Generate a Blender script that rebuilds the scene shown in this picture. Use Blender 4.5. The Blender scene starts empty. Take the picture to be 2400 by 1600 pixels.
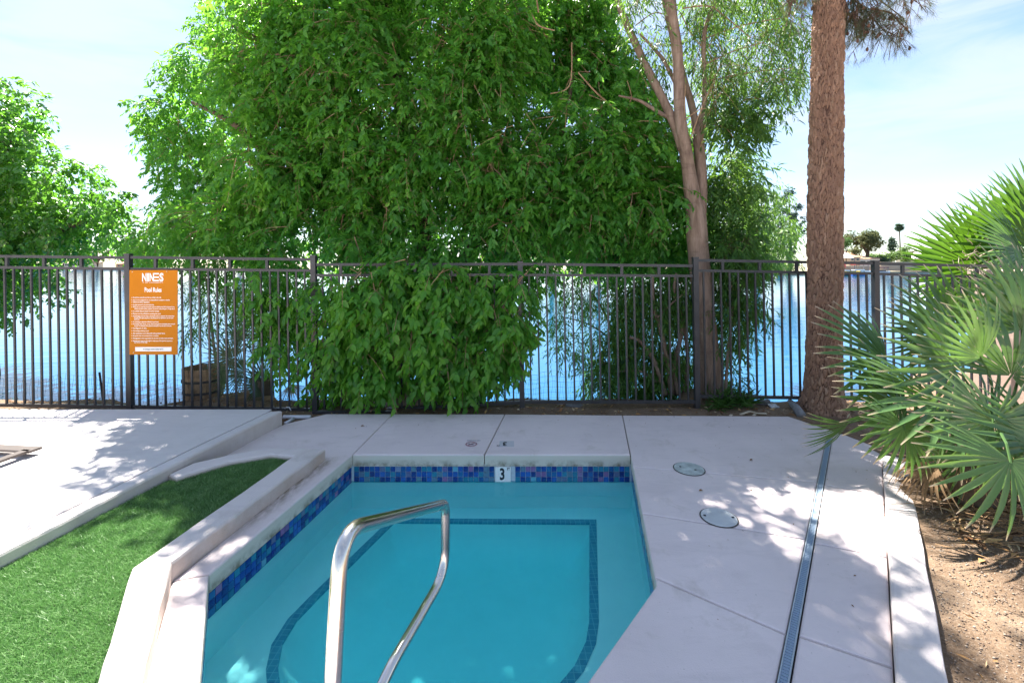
import bpy, bmesh, math, random
import numpy as np
from mathutils import Vector, Matrix, noise as mnoise

R = math.radians
rng = np.random.default_rng(7)
random.seed(7)
SC = bpy.context.scene
COL = SC.collection

# ------------------------------------------------------------------ camera, sky, sun, exposure
F, CX, HY, EYE = 1066.67, 1200.0, 620.0, 1.85
cam_d = bpy.data.cameras.new("camera")
cam_d.sensor_width = 36.0
cam_d.lens = 16.0
cam_d.shift_y = -0.075
cam_d.clip_start = 0.05
cam_d.clip_end = 6000
cam = bpy.data.objects.new("camera", cam_d)
cam.location = (0, 0, EYE)
cam.rotation_euler = (R(90), 0, 0)
COL.objects.link(cam)
SC.camera = cam

SUN_EL, SUN_AZ = R(57), math.atan2(-0.36, 1.0)      # azimuth from +Y, negative = to the left
sdir = Vector((math.sin(SUN_AZ) * math.cos(SUN_EL), math.cos(SUN_AZ) * math.cos(SUN_EL), math.sin(SUN_EL)))
sun_d = bpy.data.lights.new("sun", "SUN")
sun_d.energy = 5.0
sun_d.angle = R(0.53)
sun_d.color = (1.0, 0.955, 0.88)
sun = bpy.data.objects.new("sun", sun_d)
sun.rotation_euler = (-sdir).to_track_quat('-Z', 'Y').to_euler()
sun.location = (-8, 20, 40)
COL.objects.link(sun)

world = bpy.data.worlds.new("World")
SC.world = world
world.use_nodes = True
wn = world.node_tree
for n in list(wn.nodes):
    wn.nodes.remove(n)
def WN(t, **kw):
    n = wn.nodes.new(t)
    for k, v in kw.items():
        setattr(n, k, v)
    return n
wl = wn.links.new
sky = WN("ShaderNodeTexSky", sky_type='NISHITA', sun_disc=False)
sky.sun_elevation = SUN_EL
sky.sun_rotation = SUN_AZ
sky.altitude = 350
sky.air_density = 0.9
sky.dust_density = 0.4
sky.ozone_density = 1.0
tc = WN("ShaderNodeTexCoord")
mp = WN("ShaderNodeMapping")
mp.inputs["Rotation"].default_value = (R(8), R(14), R(20))
mp.inputs["Scale"].default_value = (1.2, 2.2, 8.5)
wl(tc.outputs["Generated"], mp.inputs["Vector"])
cn = WN("ShaderNodeTexNoise")
cn.inputs["Scale"].default_value = 1.5
cn.inputs["Detail"].default_value = 6
cn.inputs["Roughness"].default_value = 0.55
cn.inputs["Distortion"].default_value = 0.5
wl(mp.outputs["Vector"], cn.inputs["Vector"])
cr = WN("ShaderNodeMapRange", interpolation_type='SMOOTHSTEP')
cr.inputs["From Min"].default_value = 0.38
cr.inputs["From Max"].default_value = 0.68
cr.inputs["To Min"].default_value = 0.04
cr.inputs["To Max"].default_value = 0.70
wl(cn.outputs["Fac"], cr.inputs["Value"])
mixs = WN("ShaderNodeMix", data_type='RGBA')
wl(cr.outputs["Result"], mixs.inputs["Factor"])
wl(sky.outputs["Color"], mixs.inputs[6])
mixs.inputs[7].default_value = (3.4, 3.75, 4.4, 1)          # thin cirrus lit by the sun
bg = WN("ShaderNodeBackground")
bg.inputs["Strength"].default_value = 0.062
wl(mixs.outputs[2], bg.inputs["Color"])
wo = WN("ShaderNodeOutputWorld")
wl(bg.outputs[0], wo.inputs["Surface"])

SC.view_settings.view_transform = 'Standard'
SC.view_settings.look = 'None'
SC.view_settings.gamma = 1
SC.view_settings.use_curve_mapping = False
SC.view_settings.exposure = 2.2
SC.render.engine = 'CYCLES'
SC.cycles.max_bounces = 12
SC.cycles.diffuse_bounces = 7
SC.cycles.transparent_max_bounces = 16
SC.cycles.use_denoising = True
SC.cycles.sample_clamp_indirect = 6

# ------------------------------------------------------------------ helpers
def W(px, py, z=0.0):
    d = F * (EYE - z) / (py - HY)
    return ((px - CX) / F * d, d)
def U(px, py, d):
    return np.array(((px - CX) / F * d, d, EYE - (py - HY) / F * d))

def nz(v):
    v = np.asarray(v, float)
    return v / np.maximum(np.linalg.norm(v, axis=-1, keepdims=True), 1e-9)

def link(o, parent=None):
    COL.objects.link(o)
    if parent is not None:
        o.parent = parent
    return o
def tag(o, label=None, cat=None, group=None, kind=None):
    for k, v in (("label", label), ("category", cat), ("group", group), ("kind", kind)):
        if v:
            o[k] = v
    return o
def empty(name, loc=(0, 0, 0)):
    o = bpy.data.objects.new(name, None)
    o.location = loc
    o.empty_display_size = 0.1
    return link(o)
def mesh_obj(name, me, mat, parent=None, world_coords=True):
    if mat is not None:
        me.materials.append(mat)
    o = bpy.data.objects.new(name, me)
    link(o, parent)
    if parent is not None and world_coords:
        q = parent
        off = Vector((0, 0, 0))
        while q is not None:
            off += q.location
            q = q.parent
        o.location = -off
    return o

def fast_mesh(name, V, faces, attr=None, smooth=False):
    """V (n,3); faces: list of int arrays (m,k)."""
    me = bpy.data.meshes.new(name)
    V = np.asarray(V, np.float32)
    me.vertices.add(len(V))
    me.vertices.foreach_set("co", V.ravel())
    loops = np.concatenate([f.ravel() for f in faces]).astype(np.int32)
    tot = np.concatenate([np.full(len(f), f.shape[1], np.int32) for f in faces])
    start = np.concatenate([[0], np.cumsum(tot)[:-1]]).astype(np.int32)
    me.loops.add(len(loops))
    me.loops.foreach_set("vertex_index", loops)
    me.polygons.add(len(tot))
    me.polygons.foreach_set("loop_start", start)
    me.polygons.foreach_set("loop_total", tot)
    if smooth:
        me.polygons.foreach_set("use_smooth", np.ones(len(tot), bool))
    if attr is not None:
        for an, av in attr.items():
            a = me.attributes.new(an, 'FLOAT', 'POINT')
            a.data.foreach_set("value", np.asarray(av, np.float32))
    me.update(calc_edges=True)
    return me

class MB:
    def __init__(s):
        s.v, s.f = [], []
    def add(s, vs, fs):
        b = len(s.v)
        s.v += [tuple(v) for v in vs]
        s.f += [tuple(i + b for i in f) for f in fs]
        return s
    def box(s, c, size, rz=0, M=None):
        hx, hy, hz = size[0] / 2, size[1] / 2, size[2] / 2
        vs = [Vector((x, y, z)) for z in (-hz, hz) for y in (-hy, hy) for x in (-hx, hx)]
        if rz:
            m = Matrix.Rotation(rz, 3, 'Z')
            vs = [m @ v for v in vs]
        if M is not None:
            vs = [M @ v for v in vs]
        vs = [v + Vector(c) for v in vs]
        return s.add(vs, [(0, 2, 3, 1), (4, 5, 7, 6), (0, 1, 5, 4), (2, 6, 7, 3), (0, 4, 6, 2), (1, 3, 7, 5)])
    def bar(s, a, b, w, h, up=(0, 0, 1)):
        a, b, up = Vector(a), Vector(b), Vector(up)
        d = (b - a).normalized()
        sx = d.cross(up)
        if sx.length < 1e-4:
            sx = d.cross(Vector((0, 1, 0)))
        sx.normalize()
        u = sx.cross(d).normalized()
        vs = [p + sx * i * w / 2 + u * j * h / 2 for p in (a, b) for j in (-1, 1) for i in (-1, 1)]
        return s.add(vs, [(0, 1, 3, 2), (4, 6, 7, 5), (0, 4, 5, 1), (2, 3, 7, 6), (0, 2, 6, 4), (1, 5, 7, 3)])
    def tube(s, pts, rad, n=8, cap=True):
        pts = [Vector(p) for p in pts]
        if not hasattr(rad, '__len__'):
            rad = [rad] * len(pts)
        t0 = (pts[1] - pts[0]).normalized()
        ref = Vector((0, 0, 1)) if abs(t0.z) < 0.9 else Vector((0, 1, 0))
        u = t0.cross(ref).normalized()
        vs = []
        for i, p in enumerate(pts):
            t = (pts[min(i + 1, len(pts) - 1)] - pts[max(i - 1, 0)]).normalized()
            u = (u - t * u.dot(t)).normalized()
            w = t.cross(u)
            for k in range(n):
                a = 2 * math.pi * k / n
                vs.append(p + (u * math.cos(a) + w * math.sin(a)) * rad[i])
        fs = []
        for i in range(len(pts) - 1):
            for k in range(n):
                k2 = (k + 1) % n
                fs.append((i * n + k, i * n + k2, (i + 1) * n + k2, (i + 1) * n + k))
        if cap:
            fs.append(tuple(range(n - 1, -1, -1)))
            fs.append(tuple((len(pts) - 1) * n + k for k in range(n)))
        return s.add(vs, fs)
    def lathe(s, c, prof, n=24):
        vs = [(c[0] + r * math.cos(2 * math.pi * k / n), c[1] + r * math.sin(2 * math.pi * k / n), c[2] + z) for r, z in prof for k in range(n)]
        fs = [(i * n + k, i * n + (k + 1) % n, (i + 1) * n + (k + 1) % n, (i + 1) * n + k) for i in range(len(prof) - 1) for k in range(n)]
        fs.append(tuple((len(prof) - 1) * n + k for k in range(n)))
        return s.add(vs, fs)
    def build(s, name, mat, parent=None, smooth=False, local=False):
        me = bpy.data.meshes.new(name)
        me.from_pydata(s.v, [], s.f)
        if smooth:
            me.polygons.foreach_set("use_smooth", [True] * len(me.polygons))
        me.update()
        return mesh_obj(name, me, mat, parent, not local)

def inset_poly(P, d):
    """Shift each vertex of a CCW polygon inwards by d (mitre)."""
    P = [Vector((p[0], p[1])) for p in P]
    out = []
    n = len(P)
    for i in range(n):
        e0 = (P[i] - P[i - 1]).normalized()
        e1 = (P[(i + 1) % n] - P[i]).normalized()
        n0, n1 = Vector((-e0.y, e0.x)), Vector((-e1.y, e1.x))
        m = (n0 + n1)
        k = m.length_squared
        m = m * (2 / k) if k > 0.15 else n0
        m = m if m.length < 3 else m.normalized() * 3
        out.append(P[i] + m * d)
    return out
def ccw(P):
    a = sum(P[i][0] * P[(i + 1) % len(P)][1] - P[(i + 1) % len(P)][0] * P[i][1] for i in range(len(P)))
    return list(P) if a > 0 else list(P)[::-1]
def subdivide_poly(P, step=0.25, jit=0.0):
    out = []
    for i in range(len(P)):
        a, b = Vector(P[i][:2]), Vector(P[(i + 1) % len(P)][:2])
        k = max(1, int((b - a).length / step))
        nrm = Vector((-(b - a).y, (b - a).x)).normalized() if (b - a).length > 0 else Vector((0, 0))
        for j in range(k):
            p = a + (b - a) * j / k
            if j:
                p = p + nrm * jit * (mnoise.noise(Vector((p.x * 4, p.y * 4, 1.3))))
            out.append(p)
    return out
def slab(name, P, ztop, thick, mat, parent=None, r=0.012, jit=0.0, gap=0.0, zf=None):
    P = ccw(P)
    if gap:
        P = inset_poly(P, gap)
    if jit:
        P = subdivide_poly(P, 0.12, jit)
    n = len(P)
    rings = [(0, -thick), (0, -r), (r * 0.3, -r * 0.3), (r, 0)] if r > 0 else [(0, -thick), (0, 0)]
    vs, fs = [], []
    for ins, dz in rings:
        Q = inset_poly(P, ins) if ins else [Vector((p[0], p[1])) for p in P]
        for q in Q:
            z = ztop if zf is None else zf(q.x, q.y)
            vs.append((q.x, q.y, z + dz))
    for k in range(len(rings) - 1):
        for i in range(n):
            j = (i + 1) % n
            fs.append((k * n + i, k * n + j, (k + 1) * n + j, (k + 1) * n + i))
    fs.append(tuple((len(rings) - 1) * n + i for i in range(n)))
    fs.append(tuple(reversed(range(n))))
    return MB().add(vs, fs).build(name, mat, parent)

def in_poly(P, x, y):
    P = np.asarray(P, float)
    inside = np.zeros(len(x), bool)
    n = len(P)
    for i in range(n):
        x1, y1 = P[i]
        x2, y2 = P[(i + 1) % n]
        c = ((y1 > y) != (y2 > y)) & (x < (x2 - x1) * (y - y1) / (y2 - y1 + 1e-12) + x1)
        inside ^= c
    return inside

# ------------------------------------------------------------------ materials
class NT:
    def __init__(s, name):
        s.m = bpy.data.materials.new(name)
        s.m.use_nodes = True
        s.t = s.m.node_tree
        for n in list(s.t.nodes):
            s.t.nodes.remove(n)
        s.out = s.t.nodes.new("ShaderNodeOutputMaterial")
    def n(s, t, **kw):
        nd = s.t.nodes.new(t)
        for k, v in kw.items():
            if k.startswith("i_"):
                nd.inputs[k[2:].replace("_", " ")].default_value = v
            else:
                setattr(nd, k, v)
        return nd
    def l(s, a, b):
        s.t.links.new(a, b)
    def pos(s, scale=(1, 1, 1)):
        g = s.n("ShaderNodeTexCoord")
        m = s.n("ShaderNodeMapping")
        m.inputs["Scale"].default_value = scale
        s.l(g.outputs["Object"], m.inputs["Vector"])
        return m.outputs["Vector"]
    def noise(s, vec, scale, detail=4, rough=0.6, dist=0.0):
        nd = s.n("ShaderNodeTexNoise")
        nd.inputs["Scale"].default_value = scale
        nd.inputs["Detail"].default_value = detail
        nd.inputs["Roughness"].default_value = rough
        nd.inputs["Distortion"].default_value = dist
        s.l(vec, nd.inputs["Vector"])
        return nd.outputs["Fac"]
    def ramp(s, fac, stops):
        nd = s.n("ShaderNodeValToRGB")
        e = nd.color_ramp.elements
        while len(e) < len(stops):
            e.new(0.5)
        for i, (p, c) in enumerate(stops):
            e[i].position = p
            e[i].color = (*c, 1) if len(c) == 3 else c
        s.l(fac, nd.inputs["Fac"])
        return nd.outputs["Color"]
    def mix(s, fac, a, b, mode='MIX'):
        nd = s.n("ShaderNodeMix", data_type='RGBA', blend_type=mode)
        for v, i in ((fac, 0), (a, 6), (b, 7)):
            if hasattr(v, "links"):
                s.l(v, nd.inputs[i])
            elif isinstance(v, (int, float)):
                nd.inputs[i].default_value = v
            else:
                nd.inputs[i].default_value = (*v, 1)
        return nd.outputs[2]
    def bump(s, h, strength=0.3, dist=0.01):
        nd = s.n("ShaderNodeBump")
        nd.inputs["Strength"].default_value = strength
        nd.inputs["Distance"].default_value = dist
        s.l(h, nd.inputs["Height"])
        return nd.outputs["Normal"]
    def bsdf(s, color, rough=0.6, normal=None, spec=0.5, metal=0.0, **kw):
        b = s.n("ShaderNodeBsdfPrincipled")
        if hasattr(color, "links"):
            s.l(color, b.inputs["Base Color"])
        else:
            b.inputs["Base Color"].default_value = (*color, 1)
        if hasattr(rough, "links"):
            s.l(rough, b.inputs["Roughness"])
        else:
            b.inputs["Roughness"].default_value = rough
        b.inputs["Metallic"].default_value = metal
        b.inputs["Specular IOR Level"].default_value = spec
        for k, v in kw.items():
            b.inputs[k.replace("_", " ")].default_value = v
        if normal is not None:
            s.l(normal, b.inputs["Normal"])
        return b
    def done(s, sh):
        s.l(sh.outputs[0] if hasattr(sh, "outputs") else sh, s.out.inputs["Surface"])
        return s.m

def mat_plain(name, col, rough=0.6, var=0.25, scale=8, bump=0.15, metal=0.0, spec=0.5):
    t = NT(name)
    v = t.pos()
    f = t.noise(v, scale, 5)
    c = t.ramp(f, [(0.3, tuple(x * (1 - var) for x in col)), (0.7, tuple(min(1, x * (1 + var)) for x in col))])
    return t.done(t.bsdf(c, rough, t.bump(t.noise(v, scale * 6, 3), bump, 0.01) if bump else None, spec, metal))

def mat_concrete(name, col, stain=(0.40, 0.34, 0.28), amt=0.25, edge_dirt=False, side=None):
    t = NT(name)
    v = t.pos()
    big = t.noise(v, 1.3, 5, 0.6)
    c = t.mix(t.ramp(big, [(0.35, (0, 0, 0)), (0.7, (1, 1, 1))]), tuple(x * 0.93 for x in col), tuple(min(1, x * 1.05) for x in col))
    st = t.noise(v, 3.1, 7, 0.72, 0.6)
    f = t.ramp(st, [(0.56, (0, 0, 0)), (0.74, (amt, amt, amt))])
    c = t.mix(f, c, stain)
    sm = t.noise(t.pos((1.0, 3.2, 1)), 2.2, 6, 0.7, 1.2)
    c = t.mix(t.ramp(sm, [(0.50, (0, 0, 0)), (0.72, (0.36, 0.36, 0.36))]), c, tuple(x * 0.72 for x in col))
    if side is not None:  # side faces tinted tan: dirt stain with shade put into the colour
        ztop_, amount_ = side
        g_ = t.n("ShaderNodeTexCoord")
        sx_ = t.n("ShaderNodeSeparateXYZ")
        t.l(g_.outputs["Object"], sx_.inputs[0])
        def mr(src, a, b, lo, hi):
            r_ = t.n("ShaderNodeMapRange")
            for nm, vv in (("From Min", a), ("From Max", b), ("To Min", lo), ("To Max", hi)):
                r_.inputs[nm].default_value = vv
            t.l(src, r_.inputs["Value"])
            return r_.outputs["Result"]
        side_tan = t.n("ShaderNodeMath", operation='MULTIPLY')
        t.l(mr(sx_.outputs["Z"], ztop_ - 0.006, ztop_ - 0.03, 0, amount_), side_tan.inputs[0])
        t.l(mr(t.noise(v, 6, 6, 0.7), 0.30, 0.60, 0.45, 1.0), side_tan.inputs[1])
        c = t.mix(side_tan.outputs[0], c, (0.40, 0.30, 0.22))
    if edge_dirt:
        g_ = t.n("ShaderNodeTexCoord")
        sx_ = t.n("ShaderNodeSeparateXYZ")
        t.l(g_.outputs["Object"], sx_.inputs[0])
        def rng_(src, a, b, lo=0.0, hi=1.0):
            r_ = t.n("ShaderNodeMapRange")
            r_.inputs["From Min"].default_value = a; r_.inputs["From Max"].default_value = b
            r_.inputs["To Min"].default_value = lo; r_.inputs["To Max"].default_value = hi
            t.l(src, r_.inputs["Value"])
            return r_.outputs["Result"]
        def mul(a, b):
            m_ = t.n("ShaderNodeMath", operation='MULTIPLY')
            t.l(a, m_.inputs[0]); t.l(b, m_.inputs[1])
            return m_.outputs[0]
        # warm beige tint below the coping's top edge and its mildew line
        c = t.mix(rng_(sx_.outputs["Z"], -0.006, -0.02, 0, 0.85), c, (0.60, 0.54, 0.45))
        dn = t.noise(v, 9, 6, 0.7)
        md = mul(rng_(sx_.outputs["Z"], -0.045, -0.112), rng_(dn, 0.42, 0.62))
        c = t.mix(md, c, (0.17, 0.14, 0.09))
        # brown dirt washed along the foot of the lawn curb
        dp = t.n("ShaderNodeVectorMath", operation='DOT_PRODUCT')
        t.l(g_.outputs["Object"], dp.inputs[0]); dp.inputs[1].default_value = (0.991, -0.136, 0)
        dd = rng_(dp.outputs["Value"], -2.336 + 0.13, -2.336 + 0.0)
        dy = mul(rng_(sx_.outputs["Y"], 2.9, 3.5), rng_(sx_.outputs["Y"], 4.40, 4.25))
        mk_ = mul(mul(dd, dy), rng_(t.noise(t.pos((3, 1, 1)), 8, 6, 0.7), 0.36, 0.60))
        c = t.mix(mk_, c, (0.20, 0.155, 0.10))
    sp = t.noise(v, 55, 2, 0.5)
    f2 = t.ramp(sp, [(0.70, (0, 0, 0)), (0.78, (0.55, 0.55, 0.55))])
    c = t.mix(f2, c, (0.30, 0.26, 0.23))
    h = t.noise(v, 130, 4, 0.65)
    h2 = t.noise(v, 22, 5, 0.6)
    hh = t.n("ShaderNodeMath", operation='ADD')
    t.l(h, hh.inputs[0]); t.l(h2, hh.inputs[1])
    return t.done(t.bsdf(c, 0.82, t.bump(hh.outputs[0], 0.35, 0.006), 0.25))

M = {}
M["deck"] = mat_concrete("deck_paint", (0.70, 0.605, 0.60), amt=0.50, edge_dirt=True)
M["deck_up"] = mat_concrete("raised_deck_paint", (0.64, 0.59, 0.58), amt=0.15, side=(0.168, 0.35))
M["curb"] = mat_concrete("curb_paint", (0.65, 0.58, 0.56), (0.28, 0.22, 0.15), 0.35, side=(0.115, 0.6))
M["kerb"] = mat_concrete("kerb_paint", (0.65, 0.58, 0.56), (0.28, 0.22, 0.15), 0.35)
M["dark_gap"] = mat_plain("joint_filler", (0.06, 0.055, 0.05), 0.9, 0.3, 20)
M["fence"] = mat_plain("fence_paint", (0.040, 0.038, 0.042), 0.42, 0.25, 9, 0.08)
M["orange"] = mat_plain("sign_orange", (0.50, 0.165, 0.001), 0.6, 0.05, 2, 0, spec=0.2)
M["white"] = mat_plain("white_print", (0.82, 0.80, 0.78), 0.5, 0.03, 5, 0)
M["ink"] = mat_plain("black_print", (0.02, 0.022, 0.028), 0.5, 0.1, 5, 0)
M["redink"] = mat_plain("red_print", (0.33, 0.16, 0.19), 0.6, 0.1, 5, 0)
M["faded"] = mat_plain("faded_print", (0.24, 0.23, 0.29), 0.6, 0.1, 5, 0)
M["lid"] = mat_plain("lid_plastic", (0.50, 0.52, 0.54), 0.5, 0.12, 12, 0.1)
M["lid_grey"] = mat_plain("lid_weathered", (0.40, 0.44, 0.43), 0.7, 0.35, 14, 0.2)
M["drain"] = mat_plain("drain_plastic", (0.24, 0.32, 0.42), 0.75, 0.15, 10, 0.05)
M["drain_side"] = mat_plain("drain_edge_plastic", (0.34, 0.39, 0.43), 0.75, 0.15, 10, 0.05)
M["wood"] = mat_plain("planter_wood", (0.30, 0.19, 0.105), 0.8, 0.4, 14, 0.3)
M["iron"] = mat_plain("rusty_hoop", (0.05, 0.04, 0.035), 0.7, 0.4, 20, 0.2)
M["rock"] = mat_plain("boulder_rock", (0.30, 0.22, 0.165), 0.9, 0.4, 6, 0.6)
M["stone_grey"] = mat_plain("grey_stone", (0.20, 0.20, 0.21), 0.9, 0.3, 9, 0.5)
M["pvc"] = mat_plain("pvc_pipe", (0.62, 0.62, 0.66), 0.45, 0.1, 6, 0.05)
M["hose"] = mat_plain("black_hose", (0.02, 0.02, 0.022), 0.6, 0.2, 6, 0.05)
M["taupe"] = mat_plain("taupe_bar", (0.060, 0.045, 0.040), 0.5, 0.15, 9, 0.05)
M["deadleaf"] = mat_plain("dead_leaf", (0.32, 0.19, 0.09), 0.85, 0.5, 3, 0.1)
M["palefiber"] = mat_plain("pale_dead_frond", (0.52, 0.44, 0.33), 0.8, 0.3, 5, 0.1)
M["bark"] = None

def mat_stainless():
    t = NT("stainless_steel")
    v = t.pos((1, 1, 1))
    f = t.noise(v, 7, 5, 0.6)
    sp = t.noise(v, 160, 2, 0.5)
    r = t.ramp(f, [(0.35, (0.15, 0.15, 0.15)), (0.75, (0.33, 0.33, 0.33))])
    c = t.ramp(sp, [(0.25, (0.42, 0.41, 0.40)), (0.36, (0.62, 0.585, 0.54)), (1.0, (0.66, 0.625, 0.58))])
    return t.done(t.bsdf(c, r, t.bump(t.noise(v, 90, 3), 0.06, 0.002), 0.5, 1.0))
M["steel"] = mat_stainless()

def mat_leaf(name, c0, c1, c2, trans, rough=0.42, tmix=0.42, spec=0.45, tip=None):
    """attribute 'var' picks the leaf's own colour (old, mid, young)."""
    t = NT(name)
    a = t.n("ShaderNodeAttribute", attribute_name="var")
    c = t.ramp(a.outputs["Fac"], [(0.0, c0), (0.5, c1), (1.0, c2)])
    tr = t.mix(0.35, trans, c, 'MIX')
    if tip is not None:
        a2 = t.n("ShaderNodeAttribute", attribute_name="tip")
        f = t.ramp(a2.outputs["Fac"], [(0.85, (0, 0, 0)), (0.95, (1, 1, 1))])
        c = t.mix(f, c, tip)
        tr = t.mix(f, tr, tip)
    b = t.bsdf(c, rough, None, spec)
    tl = t.n("ShaderNodeBsdfTranslucent")
    t.l(tr, tl.inputs["Color"])
    mx = t.n("ShaderNodeMixShader")
    mx.inputs[0].default_value = tmix
    t.l(b.outputs[0], mx.inputs[1]); t.l(tl.outputs[0], mx.inputs[2])
    return t.done(mx)
M["leaf_big"] = mat_leaf("ficus_leaf", (0.038, 0.130, 0.020), (0.074, 0.248, 0.032), (0.165, 0.37, 0.04), (0.30, 0.66, 0.05), 0.40, 0.49)
M["leaf_left"] = mat_leaf("glossy_round_leaf", (0.042, 0.125, 0.020), (0.078, 0.21, 0.025), (0.14, 0.29, 0.03), (0.24, 0.60, 0.04), 0.34, 0.42, 1.0)
M["leaf_narrow"] = mat_leaf("narrow_leaf", (0.034, 0.095, 0.022), (0.055, 0.150, 0.028), (0.11, 0.22, 0.035), (0.23, 0.40, 0.05), 0.45, 0.45)
M["leaf_dark"] = mat_leaf("dark_willow_leaf", (0.030, 0.090, 0.018), (0.058, 0.160, 0.024), (0.13, 0.26, 0.038), (0.22, 0.46, 0.05), 0.5, 0.42)
M["palm"] = mat_leaf("fan_palm_leaf", (0.050, 0.125, 0.036), (0.082, 0.168, 0.052), (0.15, 0.225, 0.085), (0.20, 0.38, 0.045), 0.30, 0.32, 0.6, (0.52, 0.40, 0.28))
M["palm_yellow"] = mat_leaf("young_fan_leaf", (0.036, 0.095, 0.016), (0.052, 0.125, 0.018), (0.08, 0.165, 0.026), (0.16, 0.33, 0.015), 0.42, 0.45, 0.4, (0.30, 0.28, 0.14))
M["palm_dull"] = mat_leaf("dull_fan_leaf", (0.045, 0.075, 0.036), (0.075, 0.105, 0.05), (0.16, 0.155, 0.085), (0.20, 0.27, 0.09), 0.55, 0.35, 0.3, (0.40, 0.31, 0.2))
M["palm_dead"] = mat_leaf("dead_fan_leaf", (0.20, 0.125, 0.065), (0.30, 0.20, 0.11), (0.40, 0.29, 0.18), (0.40, 0.28, 0.14), 0.8, 0.3, 0.2, (0.4, 0.3, 0.2))
M["needle"] = mat_leaf("pine_needle", (0.045, 0.075, 0.035), (0.075, 0.105, 0.055), (0.20, 0.125, 0.055), (0.22, 0.26, 0.10), 0.6, 0.3)
M["far_olive"] = mat_leaf("far_olive_leaf", (0.060, 0.075, 0.032), (0.10, 0.115, 0.05), (0.17, 0.175, 0.085), (0.24, 0.27, 0.10), 0.8, 0.3, 0.2)
M["far_green"] = mat_leaf("far_green_leaf", (0.050, 0.105, 0.035), (0.085, 0.16, 0.05), (0.14, 0.23, 0.07), (0.24, 0.36, 0.08), 0.8, 0.3, 0.2)
M["far_conifer"] = mat_leaf("far_conifer_leaf", (0.030, 0.065, 0.045), (0.050, 0.095, 0.06), (0.085, 0.14, 0.085), (0.15, 0.22, 0.10), 0.8, 0.2, 0.2)
M["weed"] = mat_leaf("weed_leaf", (0.030, 0.095, 0.018), (0.05, 0.14, 0.025), (0.10, 0.20, 0.04), (0.18, 0.36, 0.05), 0.5, 0.4)
M["turf"] = mat_leaf("turf_blade", (0.075, 0.185, 0.044), (0.15, 0.31, 0.088), (0.40, 0.56, 0.29), (0.14, 0.33, 0.09), 0.40, 0.22, 0.5)
M["turf_base"] = mat_plain("turf_backing", (0.022, 0.075, 0.016), 0.9, 0.4, 30, 0.3)

def mat_trunk(name, c0, c1, c2):
    t = NT(name)
    v = t.pos((1, 1, 0.22))
    f = t.noise(v, 14, 6, 0.65, 0.4)
    c = t.ramp(f, [(0.30, c0), (0.5, c1), (0.72, c2)])
    r = t.noise(t.pos((0.3, 0.3, 1.6)), 9, 3, 0.5)
    c = t.mix(t.ramp(r, [(0.58, (0, 0, 0)), (0.68, (0.45, 0.45, 0.45))]), c, c0)
    return t.done(t.bsdf(c, 0.85, t.bump(f, 0.5, 0.02), 0.2))
M["trunk_ash"] = mat_trunk("smooth_tan_bark", (0.13, 0.088, 0.066), (0.235, 0.165, 0.125), (0.33, 0.245, 0.195))
M["trunk_dark"] = mat_trunk("dark_bark", (0.05, 0.035, 0.025), (0.11, 0.08, 0.055), (0.19, 0.14, 0.10))
M["twig"] = mat_trunk("pale_twig_bark", (0.20, 0.12, 0.07), (0.31, 0.20, 0.12), (0.42, 0.30, 0.2))
M["twig_dark"] = mat_trunk("dark_twig_bark", (0.06, 0.035, 0.03), (0.13, 0.07, 0.05), (0.24, 0.13, 0.08))

def mat_pine_bark():
    t = NT("pine_bark")
    a = t.n("ShaderNodeAttribute", attribute_name="var")
    a2 = t.n("ShaderNodeAttribute", attribute_name="cell")
    v = t.pos((1, 1, 0.3))
    f = t.noise(v, 40, 5, 0.7)
    plate = t.ramp(a2.outputs["Fac"], [(0.0, (0.17, 0.095, 0.066)), (0.4, (0.235, 0.130, 0.080)), (0.75, (0.31, 0.178, 0.108)), (1.0, (0.45, 0.32, 0.22))])
    c = t.mix(0.45, plate, t.ramp(f, [(0.3, (0.13, 0.075, 0.055)), (0.7, (0.42, 0.27, 0.20))]))
    c = t.mix(t.ramp(a.outputs["Fac"], [(0.06, (1, 1, 1)), (0.32, (0, 0, 0))]), c, (0.075, 0.040, 0.030))
    return t.done(t.bsdf(c, 0.88, t.bump(f, 0.6, 0.012), 0.2))
M["pine_bark"] = mat_pine_bark()

def mat_ground():
    t = NT("dry_soil")
    v = t.pos()
    f = t.noise(v, 2.2, 6, 0.65, 0.3)
    c = t.ramp(f, [(0.28, (0.115, 0.072, 0.046)), (0.5, (0.19, 0.128, 0.083)), (0.75, (0.27, 0.195, 0.135))])
    g = t.noise(v, 60, 4, 0.7)
    c = t.mix(t.ramp(g, [(0.46, (0, 0, 0)), (0.70, (0.6, 0.6, 0.6))]), c, (0.33, 0.255, 0.19))
    c = t.mix(t.ramp(t.noise(v, 90, 2), [(0.62, (0, 0, 0)), (0.70, (0.6, 0.6, 0.6))]), c, (0.07, 0.045, 0.03))
    return t.done(t.bsdf(c, 0.95, t.bump(t.noise(v, 40, 6, 0.75), 0.9, 0.02), 0.1))
M["soil"] = mat_ground()

def mat_gravel():
    t = NT("gravel_stone")
    a = t.n("ShaderNodeAttribute", attribute_name="var")
    c = t.ramp(a.outputs["Fac"], [(0.0, (0.11, 0.075, 0.056)), (0.35, (0.20, 0.145, 0.11)), (0.7, (0.29, 0.23, 0.18)), (1.0, (0.35, 0.29, 0.235))])
    return t.done(t.bsdf(c, 0.9, None, 0.2))
M["gravel"] = mat_gravel()
def mat_litter():
    t = NT("leaf_litter")
    a = t.n("ShaderNodeAttribute", attribute_name="var")
    c = t.ramp(a.outputs["Fac"], [(0.0, (0.12, 0.06, 0.03)), (0.4, (0.27, 0.14, 0.06)), (0.75, (0.42, 0.25, 0.10)), (1.0, (0.52, 0.42, 0.28))])
    return t.done(t.bsdf(c, 0.85, None, 0.2))
M["litter"] = mat_litter()

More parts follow.
